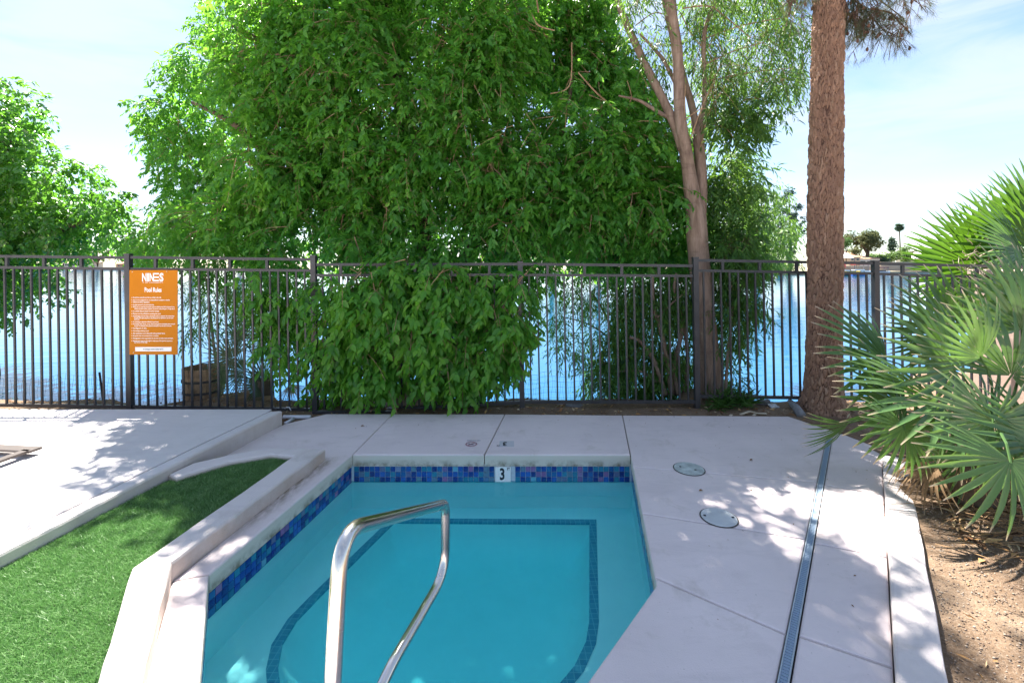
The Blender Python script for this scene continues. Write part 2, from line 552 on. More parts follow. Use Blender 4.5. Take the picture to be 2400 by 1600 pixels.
def mat_plaster():
    t = NT("pool_plaster")
    v = t.pos()
    f = t.noise(v, 5, 5, 0.6)
    c = t.ramp(f, [(0.3, (0.76, 0.86, 0.87)), (0.7, (0.82, 0.90, 0.91))])
    return t.done(t.bsdf(c, 0.7, t.bump(t.noise(v, 30, 4), 0.1, 0.005), 0.3))
M["plaster"] = mat_plaster()
M["grout"] = mat_plain("tile_grout", (0.52, 0.58, 0.64), 0.8, 0.12, 20, 0.1)
def mat_tile(name, attr=None):
    t = NT(name)
    if attr:
        src = t.n("ShaderNodeAttribute", attribute_name=attr).outputs["Fac"]
    else:
        src = t.n("ShaderNodeObjectInfo").outputs["Random"]
    nd = t.ramp(src, [(0.0, (0.006, 0.012, 0.15)), (0.22, (0.008, 0.022, 0.22)), (0.23, (0.012, 0.075, 0.26)), (0.42, (0.015, 0.12, 0.32)),
                      (0.43, (0.015, 0.16, 0.27)), (0.62, (0.03, 0.21, 0.33)), (0.63, (0.01, 0.045, 0.30)), (0.80, (0.02, 0.10, 0.42)),
                      (0.81, (0.10, 0.20, 0.27)), (0.91, (0.12, 0.10, 0.26)), (0.97, (0.26, 0.11, 0.28)), (1.0, (0.10, 0.38, 0.50))])
    v = t.pos()
    sw = t.noise(v, 60, 3, 0.6, 1.5)
    c = t.mix(t.ramp(sw, [(0.45, (0, 0, 0)), (0.7, (0.35, 0.35, 0.35))]), nd, (0.04, 0.24, 0.42))
    return t.done(t.bsdf(c, 0.12, t.bump(sw, 0.12, 0.004), 0.6))
M["tile"] = mat_tile("iridescent_blue_tile")
M["tile_stuff"] = mat_tile("iridescent_blue_tile_far", "var")

def mat_trim():
    t = NT("bench_trim_tile")
    v = t.pos((1, 1, 1))
    b = t.n("ShaderNodeTexBrick")
    b.offset = 0.0
    b.inputs["Scale"].default_value = 1.0
    b.inputs["Brick Width"].default_value = 0.045
    b.inputs["Row Height"].default_value = 0.045
    b.inputs["Mortar Size"].default_value = 0.0025
    b.inputs["Color1"].default_value = (0.09, 0.27, 0.41, 1)
    b.inputs["Color2"].default_value = (0.13, 0.34, 0.47, 1)
    b.inputs["Mortar"].default_value = (0.25, 0.46, 0.56, 1)
    t.l(v, b.inputs["Vector"])
    return t.done(t.bsdf(b.outputs["Color"], 0.3))
M["trim"] = mat_trim()

def mat_pool_water():
    t = NT("clear_pool_water")
    v = t.pos()
    h = t.noise(v, 3.0, 3, 0.5, 0.4)
    nrm = t.bump(h, 0.16, 0.03)
    fr = t.n("ShaderNodeFresnel", i_IOR=1.33)
    t.l(nrm, fr.inputs["Normal"])
    gl = t.n("ShaderNodeBsdfGlossy", i_Roughness=0.02)
    t.l(nrm, gl.inputs["Normal"])
    tr = t.n("ShaderNodeBsdfTransparent")
    mx = t.n("ShaderNodeMixShader")
    t.l(fr.outputs[0], mx.inputs[0]); t.l(tr.outputs[0], mx.inputs[1]); t.l(gl.outputs[0], mx.inputs[2])
    ab = t.n("ShaderNodeVolumeAbsorption", i_Density=1.5)
    ab.inputs["Color"].default_value = (0.0, 0.955, 0.970, 1)
    t.l(ab.outputs[0], t.out.inputs["Volume"])
    return t.done(mx)
M["pool_water"] = mat_pool_water()

def mat_lake():
    t = NT("lake_water")
    v = t.pos((1.0, 2.6, 1))
    n1 = t.noise(v, 0.9, 4, 0.55, 0.3)
    n2 = t.noise(t.pos((1.0, 1.8, 1)), 0.12, 3, 0.5, 0.2)
    hh = t.n("ShaderNodeMath", operation='MULTIPLY_ADD')
    t.l(n2, hh.inputs[0]); hh.inputs[1].default_value = 2.5
    t.l(n1, hh.inputs[2])
    nrm = t.bump(hh.outputs[0], 0.10, 0.12)
    c = t.ramp(t.noise(t.pos((1, 1, 1)), 0.05, 3), [(0.35, (0.010, 0.080, 0.215)), (0.65, (0.004, 0.095, 0.155))])
    return t.done(t.bsdf(c, 0.05, nrm, 0.5, IOR=1.33))
M["lake"] = mat_lake()
M["far_soil"] = mat_plain("far_bank_sand", (0.22, 0.19, 0.125), 0.95, 0.3, 0.4, 0)
M["far_wall"] = mat_plain("far_white_wall", (0.72, 0.68, 0.63), 0.8, 0.06, 0.6, 0)
M["far_tan"] = mat_plain("far_tan_wall", (0.45, 0.34, 0.25), 0.8, 0.08, 0.6, 0)
M["far_roof"] = mat_plain("far_tile_roof", (0.48, 0.28, 0.17), 0.9, 0.15, 0.8, 0)
M["far_grey"] = mat_plain("far_grey_roof", (0.22, 0.21, 0.23), 0.9, 0.15, 0.8, 0)
M["far_glass"] = mat_plain("far_window", (0.05, 0.06, 0.07), 0.2, 0.1, 0.8, 0)
for k, c in dict(red=(0.55, 0.07, 0.06), yellow=(0.75, 0.48, 0.04), blue=(0.05, 0.10, 0.42), hull=(0.78, 0.76, 0.74), maroon=(0.22, 0.06, 0.08), black=(0.03, 0.03, 0.035), teal=(0.06, 0.30, 0.33)).items():
    M["b_" + k] = mat_plain("boat_" + k, c, 0.4, 0.05, 1, 0)
M["pink_wall"] = mat_concrete("pink_stucco", (0.58, 0.42, 0.34))

# ------------------------------------------------------------------ setting: terrain, lake, near ground
s = 3000
tag(MB().add([(-s, -s, -1.3), (s, -s, -1.3), (s, s, -1.3), (-s, s, -1.3)], [(0, 1, 2, 3)]).build("terrain", M["far_soil"]),
    "flat sandy terrain under and around the lake", "terrain", kind="structure")
SH = [(-900, 190), (-200, 195), (0, 200), (300, 206), (700, 192), (1100, 150), (1500, 113), (1750, 101), (1880, 104), (2000, 124), (2200, 130), (3000, 130), (4200, 130)]
shore = [((p - CX) / F * d, d) for p, d in SH]
shore[0] = (-600, 190); shore[-1] = (600, 130)
vs, fs = [], []
prof = [(-1.5, -1.25), (-0.3, -0.75), (0.0, -0.45), (0.15, -0.1), (3, 0.15), (25, 0.6), (2500, 1.2)]
for x, y in shore:
    for o_, z in prof:
        vs.append((x * (1 + (o_ / y if o_ > 100 else 0)), y + o_, z))
n = len(prof)
for i in range(len(shore) - 1):
    for k in range(n - 1):
        fs.append((i * n + k, (i + 1) * n + k, (i + 1) * n + k + 1, i * n + k + 1))
tag(MB().add(vs, fs).build("far_bank", M["far_soil"]), "sandy far bank along the opposite lake shore", "bank", kind="structure")
tag(MB().add([(-600, 5.75, -0.5), (600, 5.75, -0.5), (600, 215, -0.5), (-600, 215, -0.5)], [(0, 1, 2, 3)]).build("lake", M["lake"]),
    "wide blue rippled lake beyond the black fence", "lake", kind="structure")

def yshore(x):
    b = 6.50 + 0.10 * math.sin(x * 1.7) + 0.06 * math.sin(x * 4.3 + 1)
    b += 0.8 * math.exp(-((x + 1.25) / 0.5) ** 2)
    b += 0.75 * math.exp(-((x - 2.75) / 0.4) ** 2)
    b += 0.45 * math.exp(-((x + 4.1) / 0.5) ** 2)
    b += 1.8 * (1 / (1 + math.exp(-(x - 6.2) * 3))) + 2.5 * (1 / (1 + math.exp((x + 12.5) * 3)))
    return b
def gz(x, y):
    base = -0.05 + 0.035 * mnoise.noise(Vector((x * 0.9, y * 0.9, 0))) + 0.018 * mnoise.noise(Vector((x * 3.5, y * 3.5, 4)))
    if x > 1.2 and y < 5:                                  # gravel bed beside the deck
        base += 0.05 * min(1, max(0, (x - 1.2)))
        px_, py_ = 3.55, 3.35
        base += 0.10 * math.exp(-((x - px_) ** 2 + (y - py_) ** 2) / 0.5)
    base += 0.05 * math.exp(-((x - 3.7) ** 2) / 0.6 - ((y - 5.7) ** 2) / 0.12)
    ys = yshore(x)
    if y > ys - 0.15:
        base -= min(1.15, max(0, (y - ys + 0.15)) * 1.6)
    return base
DECK_HOLE = [(-2.75, 5.0), (-2.3, 5.5), (1.3, 5.45), (3.3, 5.35), (3.55, 4.85), (3.60, 4.25), (1.20, 1.2), (0.5, 0.0), (0.5, -6), (-9, -6), (-9, 4.9), (-3, 4.9)]
xs = np.arange(-16, 14.01, 0.10)
ys_ = np.arange(-4, 10.2, 0.10)
GX, GY = np.meshgrid(xs, ys_)
GZ = np.array([[gz(x, y) for x in xs] for y in ys_])
V = np.stack([GX.ravel(), GY.ravel(), GZ.ravel()], 1)
nx, ny = len(xs), len(ys_)
I, J = np.meshgrid(np.arange(nx - 1), np.arange(ny - 1))
q = (J * nx + I).ravel()
quads = np.stack([q, q + 1, q + nx + 1, q + nx], 1)
cxm = V[quads].mean(1)
keep = ~in_poly(DECK_HOLE, cxm[:, 0], cxm[:, 1]) & (cxm[:, 2] > -1.19)
g = mesh_obj("ground", fast_mesh("ground", V, [quads[keep]], smooth=True), M["soil"])
tag(g, "bare brown soil strip between the deck and the lake", "ground", kind="structure")

# ------------------------------------------------------------------ pool deck of separate slabs
A_, B_, C_, D_, E_, G_ = (-1.555, 4.436), (1.155, 4.436), (0.832, 2.635), (0.148, 1.80), (-1.253, 1.80), (-1.81, 2.72)
deck = empty("pool_deck")
tag(deck, "pale grey concrete pool deck laid in separate slabs round the small pool", "deck", kind="structure")
def dl(y):                                                # centre of the drain at depth y
    return 3.446 - (4.935 - y) * 0.769
def ci(y):                                                # inner foot of the right kerb
    return 3.498 - (4.30 - y) * 0.788
def wl_(y):                                               # right pool edge
    return B_[0] - 0.1793 * (B_[1] - y)
T = 0.115
dw = 0.028
slabs = [
    [(-2.30, 5.65), (-1.483, 5.645), A_, (-1.81, 2.727), (-1.99, 2.664), (-1.80, 4.25), (-2.60, 4.05), (-2.95, 4.22), (-2.64, 5.30)],
    [(-1.483, 5.645), (-0.09, 5.64), (-0.27, 4.436), A_],
    [(-0.09, 5.64), (1.36, 5.60), B_, (-0.27, 4.436)],
    [(1.36, 5.60), (3.376, 5.56), (3.60, 5.0), (dl(4.95) - dw, 4.95), (dl(3.87) - dw, 3.87), (wl_(4.17), 4.17), B_],
    [(wl_(4.17), 4.17), (dl(3.87) - dw, 3.87), (dl(3.07) - dw, 3.07), (wl_(3.39), 3.39)],
    [(wl_(3.39), 3.39), (dl(3.07) - dw, 3.07), (dl(2.28) - dw, 2.28), (wl_(2.70), 2.70)],
    [(wl_(2.70), 2.70), (dl(2.28) - dw, 2.28), (dl(1.2) - dw, 1.2), (0.148, 1.2), D_, C_],
    [(dl(4.95) + dw, 4.95), (3.62, 4.99), (3.78, 4.25), (3.45, 4.24), (ci(3.66), 3.66), (dl(3.83) + dw, 3.83)],
    [(dl(3.83) + dw, 3.83), (ci(3.66), 3.66), (ci(2.88), 2.88), (dl(3.03) + dw, 3.03)],
    [(dl(3.03) + dw, 3.03), (ci(2.88), 2.88), (ci(2.09), 2.09), (dl(2.275) + dw, 2.275)],
    [(dl(2.275) + dw, 2.275), (ci(2.09), 2.09), (ci(1.2), 1.2), (dl(1.2) + dw, 1.2)],
    [G_, E_, (-1.50, 1.80), (-1.62, 2.01), (-1.99, 2.66)],
    [(-1.50, 1.79), (0.14, 1.79), (0.14, 1.2), (-1.25, 1.2)],
]
gaps = [.003, .004, .004, .003, .0035, .004, .0045, .0025, .0035, .0045, .005, .002, .003]
for P, gp in zip(slabs, gaps):
    slab("slab", P, 0.0, T, M["deck"], deck, r=0.012, gap=gp)
slab("slab", [(-3, 1.19), (1.06, 1.19), (1.2, 0), (8, -0.5), (9, -11), (-14, -11), (-14, -1.52), (-3, -1.52)], 0.0, T, M["deck"], deck, r=0.012)  # unseen deck behind the viewer, extended to bounce sunlight onto the foliage
MB().add([(-2.6, 5.3, -0.03), (3.3, 5.3, -0.03), (3.4, 4.5, -0.03), (1.17, 4.45, -0.03), (-1.57, 4.45, -0.03), (-2.9, 4.25, -0.03)],
         [(0, 5, 4, 3, 2, 1)]).build("joint_bed", M["dark_gap"], deck)
MB().add([(1.17, 4.44, -0.03), (3.4, 4.5, -0.03), (1.5, 1.9, -0.03), (0.9, 1.3, -0.03), (0.2, 1.3, -0.03), (0.17, 1.79, -0.03), (0.85, 2.63, -0.03)],
         [(6, 5, 4, 3, 2, 1, 0)]).build("joint_bed", M["dark_gap"], deck)

# right kerb
kerb = slab("deck_kerb", [(3.50, 4.30), (3.665, 4.23), (1.872, 1.949), (1.28, 1.2), (1.06, 1.2), (1.697, 2.014)], 0.055, 0.20, M["kerb"], r=0.014, jit=0.006)
tag(kerb, "low pale kerb along the gravel bed at the deck's edge", "kerb", kind="structure")

# raised deck on the left
rd = empty("raised_deck")
tag(rd, "sunlit raised white concrete deck beside the lawn", "deck", kind="structure")
lip = [(-2.66, 5.262), (-2.82, 4.10), (-2.986, 2.655), (-3.55, -1.5)]
inn = [(-2.785, 5.22), (-2.945, 4.08), (-3.115, 2.66), (-3.68, -1.5)]
ZR = 0.168
P = lip + inn[::-1]
slab("edge_slab", P, ZR, 0.32, M["deck_up"], rd, r=0.022, jit=0.008)
slab("slab", [(x - 0.004, y) for x, y in inn] + [(-9.5, -1.5), (-9.5, 5.30), (-4.1, 5.30), (-2.80, 5.30)], ZR, 0.32, M["deck_up"], rd, r=0.006)

# V-shaped lawn curb
curbP = [(-1.767, 4.305), (-1.875, 3.50), (-1.992, 2.664), (-1.618, 2.014), (-1.30, 1.45), (-1.40, 1.10),
         (-1.723 + .30, 1.38), (-1.723, 1.889), (-2.18, 2.611), (-2.085, 3.35), (-1.99, 4.13), (-2.22, 4.17), (-2.50, 4.02), (-2.747, 3.72), (-2.85, 3.78), (-2.80, 3.99), (-2.563, 4.188), (-2.306, 4.325)]
cb = slab("lawn_curb", curbP, 0.115, 0.20, M["curb"], r=0.020, jit=0.010)
tag(cb, "thick pale V-shaped concrete curb around the green lawn", "curb", kind="structure")

# lawn
lawnP = [(-2.00, 4.15), (-2.09, 3.35), (-2.19, 2.611), (-1.72, 1.87), (-1.40, 1.36), (-3.40, 1.0), (-2.99, 2.655), (-2.83, 3.75), (-2.75, 3.74), (-2.50, 4.03), (-2.22, 4.18)]
lawnP = ccw(lawnP)
lw = MB().add([(x, y, 0.066) for x, y in inset_poly(lawnP, -0.02)], [tuple(range(len(lawnP)))]).build("lawn", M["turf_base"])
tag(lw, "wedge of green lawn between the raised deck and the curb", "lawn", kind="structure")
NB = 170000
bx = rng.uniform(-3.3, -1.5, NB * 2); by = rng.uniform(1.3, 4.2, NB * 2)
k = in_poly(lawnP, bx, by)
bx, by = bx[k][:NB], by[k][:NB]
nb = len(bx)
cl = np.array([mnoise.noise(Vector((x * 7, y * 7, 2))) for x, y in zip(bx[::10], by[::10])]).repeat(10)[:nb]
cl = np.array([mnoise.noise(Vector((x * 9, y * 9, 2))) for x, y in zip(bx, by)])
hh = 0.018 + 0.012 * rng.random(nb) + 0.008 * cl
ang = rng.uniform(0, 2 * math.pi, nb)
lean = rng.normal(0, 0.016, (nb, 2)) + np.stack([0.010 * cl, -0.006 * np.ones(nb)], 1)
wd = 0.0017 + 0.0010 * rng.random(nb)
base = np.stack([bx, by, np.full(nb, 0.064)], 1)
sx = np.stack([np.cos(ang) * wd, np.sin(ang) * wd, np.zeros(nb)], 1)
tip_ = base + np.stack([lean[:, 0], lean[:, 1], hh], 1)
V = np.stack([base - sx, base + sx, tip_], 1).reshape(-1, 3)
var = np.clip(0.42 + 0.26 * rng.standard_normal(nb) + 0.25 * cl, 0, 1).repeat(3)
gr = mesh_obj("grass", fast_mesh("grass", V, [np.arange(nb * 3).reshape(-1, 3)], {"var": var}), M["turf"])
tag(gr, "short bright green turf blades on the lawn wedge", "grass", kind="stuff")

# ------------------------------------------------------------------ pool basin, tiles, water
pool_edge = [A_, G_, E_, D_, C_, B_]
wallP = inset_poly(ccw(pool_edge), -0.016)
basin = empty("pool_basin")
tag(basin, "small angular pool basin of pale plaster with a blue tile band", "pool", kind="structure")
def extr(P, z0, z1, flip=True):
    n = len(P)
    vs = [(p[0], p[1], z0) for p in P] + [(p[0], p[1], z1) for p in P]
    fs = [((i + 1) % n, i, n + i, n + (i + 1) % n) for i in range(n)]
    return vs, fs
benchE = [(-1.09, 4.21), (0.715, 4.19), (0.700, 4.10), (0.520, 3.05), (0.470, 2.88), (0.37, 2.70), (0.23, 2.54), (-0.02, 2.25), (-0.20, 2.17), (-0.80, 2.17), (-1.02, 2.22),
          (-1.16, 2.36), (-1.28, 2.52), (-1.39, 2.70), (-1.445, 2.86), (-1.445, 3.05), (-1.39, 3.25), (-1.12, 4.12)]
benchE = ccw(benchE)
ZB, ZF, ZW = -0.53, -0.76, -0.262
vs, fs = extr(wallP, ZB - 0.02, -0.10)
MB().add(vs, fs).build("pool_wall", M["plaster"], basin)
# bench (ring between wall and bench edge) via bmesh triangulation
def ring_mesh(outer, inner, z, name, mat, parent):
    bm = bmesh.new()
    vo = [bm.verts.new((p[0], p[1], z)) for p in outer]
    vi = [bm.verts.new((p[0], p[1], z)) for p in inner]
    ed = [bm.edges.new((L[i], L[(i + 1) % len(L)])) for L in (vo, vi) for i in range(len(L))]
    bmesh.ops.triangle_fill(bm, use_beauty=True, edges=ed)
    for f in bm.faces:
        if f.normal.z < 0:
            f.normal_flip()
    me = bpy.data.meshes.new(name)
    bm.to_mesh(me); bm.free()
    return mesh_obj(name, me, mat, parent)
trimE = inset_poly(benchE, -0.062)
ring_mesh(wallP, benchE, ZB, "bench", M["plaster"], basin)
nE = len(benchE)
trim_v = [(p[0], p[1], ZB + 0.003) for p in trimE] + [(p[0], p[1], ZB + 0.003) for p in benchE] + [(p[0], p[1], ZB - 0.012) for p in inset_poly(benchE, 0.004)]
trim_f = [(i, (i + 1) % nE, nE + (i + 1) % nE, nE + i) for i in range(nE)] + [(nE + i, nE + (i + 1) % nE, 2 * nE + (i + 1) % nE, 2 * nE + i) for i in range(nE)]
MB().add(trim_v, trim_f).build("bench_trim", M["trim"], basin)
vs, fs = [], []
bowl = [(0.0, ZB - 0.002), (0.02, ZB - 0.05), (0.06, ZB - 0.11), (0.13, ZB - 0.165), (0.22, ZB - 0.20), (0.34, ZB - 0.222), (0.48, ZF)]
cen = Vector((-0.42, 3.15))
for ins, z in bowl:
    for p in benchE:
        p = Vector(p)
        q_ = p + (cen - p).normalized() * ins
        vs.append((q_.x, q_.y, z))
for k in range(len(bowl) - 1):
    for i in range(nE):
        j = (i + 1) % nE
        fs.append((k * nE + i, k * nE + j, (k + 1) * nE + j, (k + 1) * nE + i))
fs.append(tuple(range((len(bowl) - 1) * nE, len(bowl) * nE)))
MB().add(vs, fs).build("deep_floor", M["plaster"], basin, smooth=True)
vs, fs = extr(inset_poly(ccw(pool_edge), -0.014), ZW - 0.015, -0.117)
MB().add(vs, fs).build("grout_band", M["grout"], basin)

PITCH = 0.0508
tme = MB().box((0, 0, 0), (PITCH - 0.0045, 0.007, PITCH - 0.0045)).build("tile", M["tile"])
tile_me = tme.data
bpy.data.objects.remove(tme)
inner = inset_poly(ccw(pool_edge), -0.011)
MARK = -0.087
spots = []
for i in range(len(inner)):
    a, b = inner[i], inner[(i + 1) % len(inner)]
    d = b - a
    Lw = d.length
    m = int(Lw / PITCH)
    dn = d.normalized()
    rz = math.atan2(dn.y, dn.x)
    nrm = Vector((-dn.y, dn.x))
    facing = nrm.dot(-((a + b) / 2)) > 0
    off = (Lw - m * PITCH) / 2
    for k in range(m):
        p = a + dn * (off + (k + 0.5) * PITCH)
        if abs(dn.y) < 0.05 and a.y > 4 and abs(p.x - MARK) < 0.098:
            continue
        for r_ in range(3):
            z = -0.120 - (r_ + 0.5) * PITCH
            spots.append((p.x, p.y, z, rz, p.length if facing else 50 + p.length))
spots.sort(key=lambda q: q[4] + (0 if q[4] < 50 else 0))
rest = MB()
restvar = []
for i, (x, y, z, rz, dd) in enumerate(spots):
    jt = random.gauss(0, 0.0006)
    if i < 298:
        o = bpy.data.objects.new("tile", tile_me)
        link(o, basin)
        o.location = (x, y + jt, z)
        o.rotation_euler = (random.gauss(0, 0.012), 0, rz + random.gauss(0, 0.012))
    else:
        rest.box((x, y + jt, z), (PITCH - 0.0045, 0.007, PITCH - 0.0045), rz)
        restvar += [random.random()] * 8
if rest.v:
    ro = rest.build("tile_band", M["tile_stuff"], basin)
    ro["kind"] = "stuff"
    at = ro.data.attributes.new("var", 'FLOAT', 'POINT')
    at.data.foreach_set("value", restvar)

def text_mesh(body, size, mat, name, parent, M4, sx=1.0, bold=0.0, align='CENTER', spacing=1.0, extrude=0.0):
    cu = bpy.data.curves.new(name, 'FONT')
    cu.body = body
    cu.size = size
    cu.align_x = align
    cu.align_y = 'CENTER'
    cu.offset = bold
    cu.space_character = spacing
    cu.extrude = extrude
    cu.resolution_u = 3
    tmp = bpy.data.objects.new(name + "_tmp", cu)
    COL.objects.link(tmp)
    bpy.context.view_layer.update()
    me = bpy.data.meshes.new_from_object(tmp.evaluated_get(bpy.context.evaluated_depsgraph_get()))
    bpy.data.objects.remove(tmp)
    bpy.data.curves.remove(cu)
    me.transform(Matrix.Diagonal((sx, 1, 1, 1)))
    me.transform(M4)
    me.materials.clear()
    me.name = name
    return mesh_obj(name, me, mat, parent)
WALLROT = Matrix.Rotation(R(90), 4, 'X')                   # text standing up, facing -Y
mk = MB().box((MARK, 4.438, -0.197), (0.150, 0.010, 0.152)).build("depth_marker", M["white"], basin)
t1 = text_mesh("3", 0.155, M["ink"], "numeral", mk, Matrix.Translation((MARK - 0.008, 4.4322, -0.194)) @ WALLROT, 0.70, 0.005)
t2 = text_mesh("FT", 0.040, M["ink"], "lettering", mk, Matrix.Translation((MARK + 0.052, 4.4322, -0.142)) @ WALLROT, 0.65, 0.001)

wp = inset_poly(ccw(pool_edge), -0.03)
n = len(wp)
vs = [(p[0], p[1], ZW) for p in wp] + [(p[0], p[1], ZF - 0.06) for p in wp]
fs = [tuple(range(n)), tuple(range(2 * n - 1, n - 1, -1))] + [((i + 1) % n, i, n + i, n + (i + 1) % n) for i in range(n)]
pw = MB().add(vs, fs).build("pool_water", M["pool_water"])
tag(pw, "still clear turquoise water filling the small pool", "water", kind="structure")

# painted deck markings, read from the far side
mm = empty("depth_marking", (-0.075, 4.70, 0.0))
tag(mm, "faint black upside-down depth numeral painted on the slab behind the pool", "marking")
FL = Matrix.Rotation(R(180), 4, 'Z')
MB().box((-0.055, 4.70, 0.0012), (0.15, 0.15, 0.0012)).build("patch", mat_plain("faded_white_patch", (0.49, 0.48, 0.50), 0.8, 0.05, 9, 0.1), mm)
text_mesh("3", 0.135, M["ink"], "numeral", mm, Matrix.Translation((-0.075, 4.70, 0.0035)) @ FL, 0.72, 0.004)
text_mesh("FT", 0.035, M["ink"], "lettering", mm, Matrix.Translation((-0.142, 4.655, 0.0035)) @ FL, 0.8, 0.001)
nd_ = empty("no_diving_marking", (-0.405, 4.70, 0.0))
tag(nd_, "faded round no diving symbol painted upside down left of the numeral", "marking")
ringb = MB()
ring_v = [((-0.42 + r_ * math.cos(a)), 4.69 + r_ * math.sin(a), 0.0035) for r_ in (0.048, 0.060) for a in np.linspace(0, 2 * math.pi, 33)[:-1]]
ringb.add(ring_v, [(i, (i + 1) % 32, 32 + (i + 1) % 32, 32 + i) for i in range(32)])
ringb.add([(-0.42 + x, 4.69 + y, 0.0035) for x, y in ((-0.04, -0.030), (-0.03, -0.04), (0.04, 0.03), (0.03, 0.04))], [(0, 1, 2, 3)])
ringb.build("ring", M["redink"], nd_)
fig = MB().add([(-0.42 + x, 4.69 + y, 0.0030) for x, y in ((-0.035, 0.012), (-0.01, -0.018), (0.03, -0.022), (0.034, -0.012), (0.0, 0.002), (-0.02, 0.022))], [(0, 1, 2, 3, 4, 5)]).build("figure", M["faded"], nd_)
text_mesh("NO DIVING", 0.032, M["faded"], "lettering", nd_, Matrix.Translation((-0.402, 4.785, 0.0035)) @ FL, 0.85, 0.0008)

# skimmer lids and channel drain
def lid(px, py, dia, mat, label, holes):
    x, y = W(px, py)
    e = empty("skimmer_lid", (x, y, 0))
    tag(e, label, "lid", "round lids set in the deck")
    MB().lathe((x, y, 0), [(dia / 2 + 0.007, 0.0005), (dia / 2 + 0.007, 0.0045), (dia / 2 + 0.003, 0.0050)], 40).build("collar", M["dark_gap"], e)
    MB().lathe((x, y, 0), [(dia / 2, 0.002), (dia / 2 - 0.003, 0.009), (dia / 2 - 0.010, 0.010), (dia / 2 - 0.014, 0.0085), (0.002, 0.0092)], 40).build("cover", mat, e)
    for a, r_ in holes:
        MB().box((x + r_ * math.cos(a), y + r_ * math.sin(a), 0.0096), (0.017, 0.017, 0.003), a).build("finger_hole", M["ink"], e)
lid(1615, 1099, 0.262, M["lid_grey"], "weathered grey-green round lid with two holes, farther from the viewer", [(R(155), 0.075), (R(-35), 0.055)])
lid(1685, 1213, 0.250, M["lid"], "clean pale round lid with two black holes, nearer the viewer", [(R(170), 0.098), (R(-5), 0.098)])

dr = empty("channel_drain", (dl(3.5), 3.5, 0))
tag(dr, "narrow blue-grey slotted channel drain running diagonally across the deck", "drain")
ddir = Vector((0.769, 1.0, 0)).normalized()
dnr = Vector((ddir.y, -ddir.x, 0))
p0, p1 = Vector((dl(1.2), 1.2, 0)), Vector((dl(4.94), 4.94, 0))
for sgn in (-1, 1):
    MB().bar(p0 + dnr * 0.0185 * sgn + Vector((0, 0, -0.002)), p1 + dnr * 0.0185 * sgn + Vector((0, 0, -0.002)), 0.006, 0.012).build("side_rail", M["drain_side"], dr)
MB().bar(p0 + Vector((0, 0, -0.022)), p1 + Vector((0, 0, -0.022)), 0.033, 0.012).build("trough", M["dark_gap"], dr)
Ld = (p1 - p0).length
barm = MB().bar((0, 0, 0), (0.0165, 0, 0), 0.031, 0.008).build("grate_bar", M["drain"])
bme = barm.data
bpy.data.objects.remove(barm)
rz = math.atan2(ddir.y, ddir.x)
nbar = int(Ld / 0.0195)
for i in range(nbar):
    o = bpy.data.objects.new("grate_bar", bme)
    link(o, dr)
    o.location = p0 + ddir * (i * 0.0195) + Vector((0, 0, -0.006)) - dr.location
    o.rotation_euler = (0, 0, rz)

# ------------------------------------------------------------------ handrail
def smooth_path(pts, rad, seg=8):
    out = [Vector(pts[0])]
    for i in range(1, len(pts) - 1):
        a, b, c = Vector(pts[i - 1]), Vector(pts[i]), Vector(pts[i + 1])
        r_ = min(rad[i], (a - b).length * 0.49, (c - b).length * 0.49)
        s0, s1 = b + (a - b).normalized() * r_, b + (c - b).normalized() * r_
        for k in range(seg + 1):
            t = k / seg
            out.append(s0 * (1 - t) ** 2 + b * 2 * t * (1 - t) + s1 * t * t)
    out.append(Vector(pts[-1]))
    return out
X1 = -0.50
rail_pts = [(-0.525, 1.30, -0.05), (-0.520, 1.315, 0.62), U(800, 1243, 1.40), U(1044, 1180, 2.43), U(1044, 1340, 2.43), U(893, 1600, 1.86), (-0.60, 1.70, -0.05)]
hr = empty("handrail", (-0.525, 1.30, 0))
tag(hr, "bent polished steel handrail rising over the pool water", "handrail")
path = smooth_path(rail_pts, [0, 0.18, 0.13, 0.055, 0.14, 0.12, 0])
MB().tube(path, 0.0242, 20).build("rail", M["steel"], hr, smooth=True)
for p in (rail_pts[0], rail_pts[-1]):
    MB().lathe((p[0], p[1], 0.0), [(0.055, 0.001), (0.055, 0.008), (0.03, 0.022), (0.026, 0.022)], 24).build("base_flange", M["steel"], hr)

# ------------------------------------------------------------------ fence
FD = 6.0
fence = empty("metal_fence", (0, FD, 0))
tag(fence, "dark metal picket fence running along the lake side of the deck", "fence")
def fx(px): return (px - CX) / F * FD
def fz(py): return EYE - (py - HY) / F * FD
posts = [(-568, 590, 962), (-134, 592, 965), (301, 594, 964), (735, 598, 975), (1219, 612, 963), (1629, 602, 947), (2051, 610, 950), (2475, 618, 955), (2909, 624, 958)]
for px, yt, yb in posts:
    m = MB().bar((fx(px), FD, fz(yt) - 0.02), (fx(px) + 0.03, FD, fz(yb) - 0.15), 0.066, 0.066, (0, 1, 0)).build("post", M["fence"], fence)
    cap = MB().box((fx(px), FD, fz(yt) - 0.012), (0.074, 0.074, 0.02)).build("post_cap", M["fence"], m)
panels = [  # px0, px1, top l/r, second l/r, bottom l/r
    (-134, 301, 599, 604, 625, 630, 947, 952),
    (301, 735, 603, 608, 630, 634, 952, 960),
    (735, 1219, 620, 619, 645, 644, 969, 942),
    (1219, 1629, 619, 623, 644, 646.5, 941, 941),
    (1629, 2051, 610, 617, 634, 641, 928, 934),
    (2051, 2475, 618, 627, 642, 654, 936, 940),
    (-568, -134, 598, 599, 624, 625, 945, 947), (2475, 2909, 629, 632, 655, 658, 941, 944)]
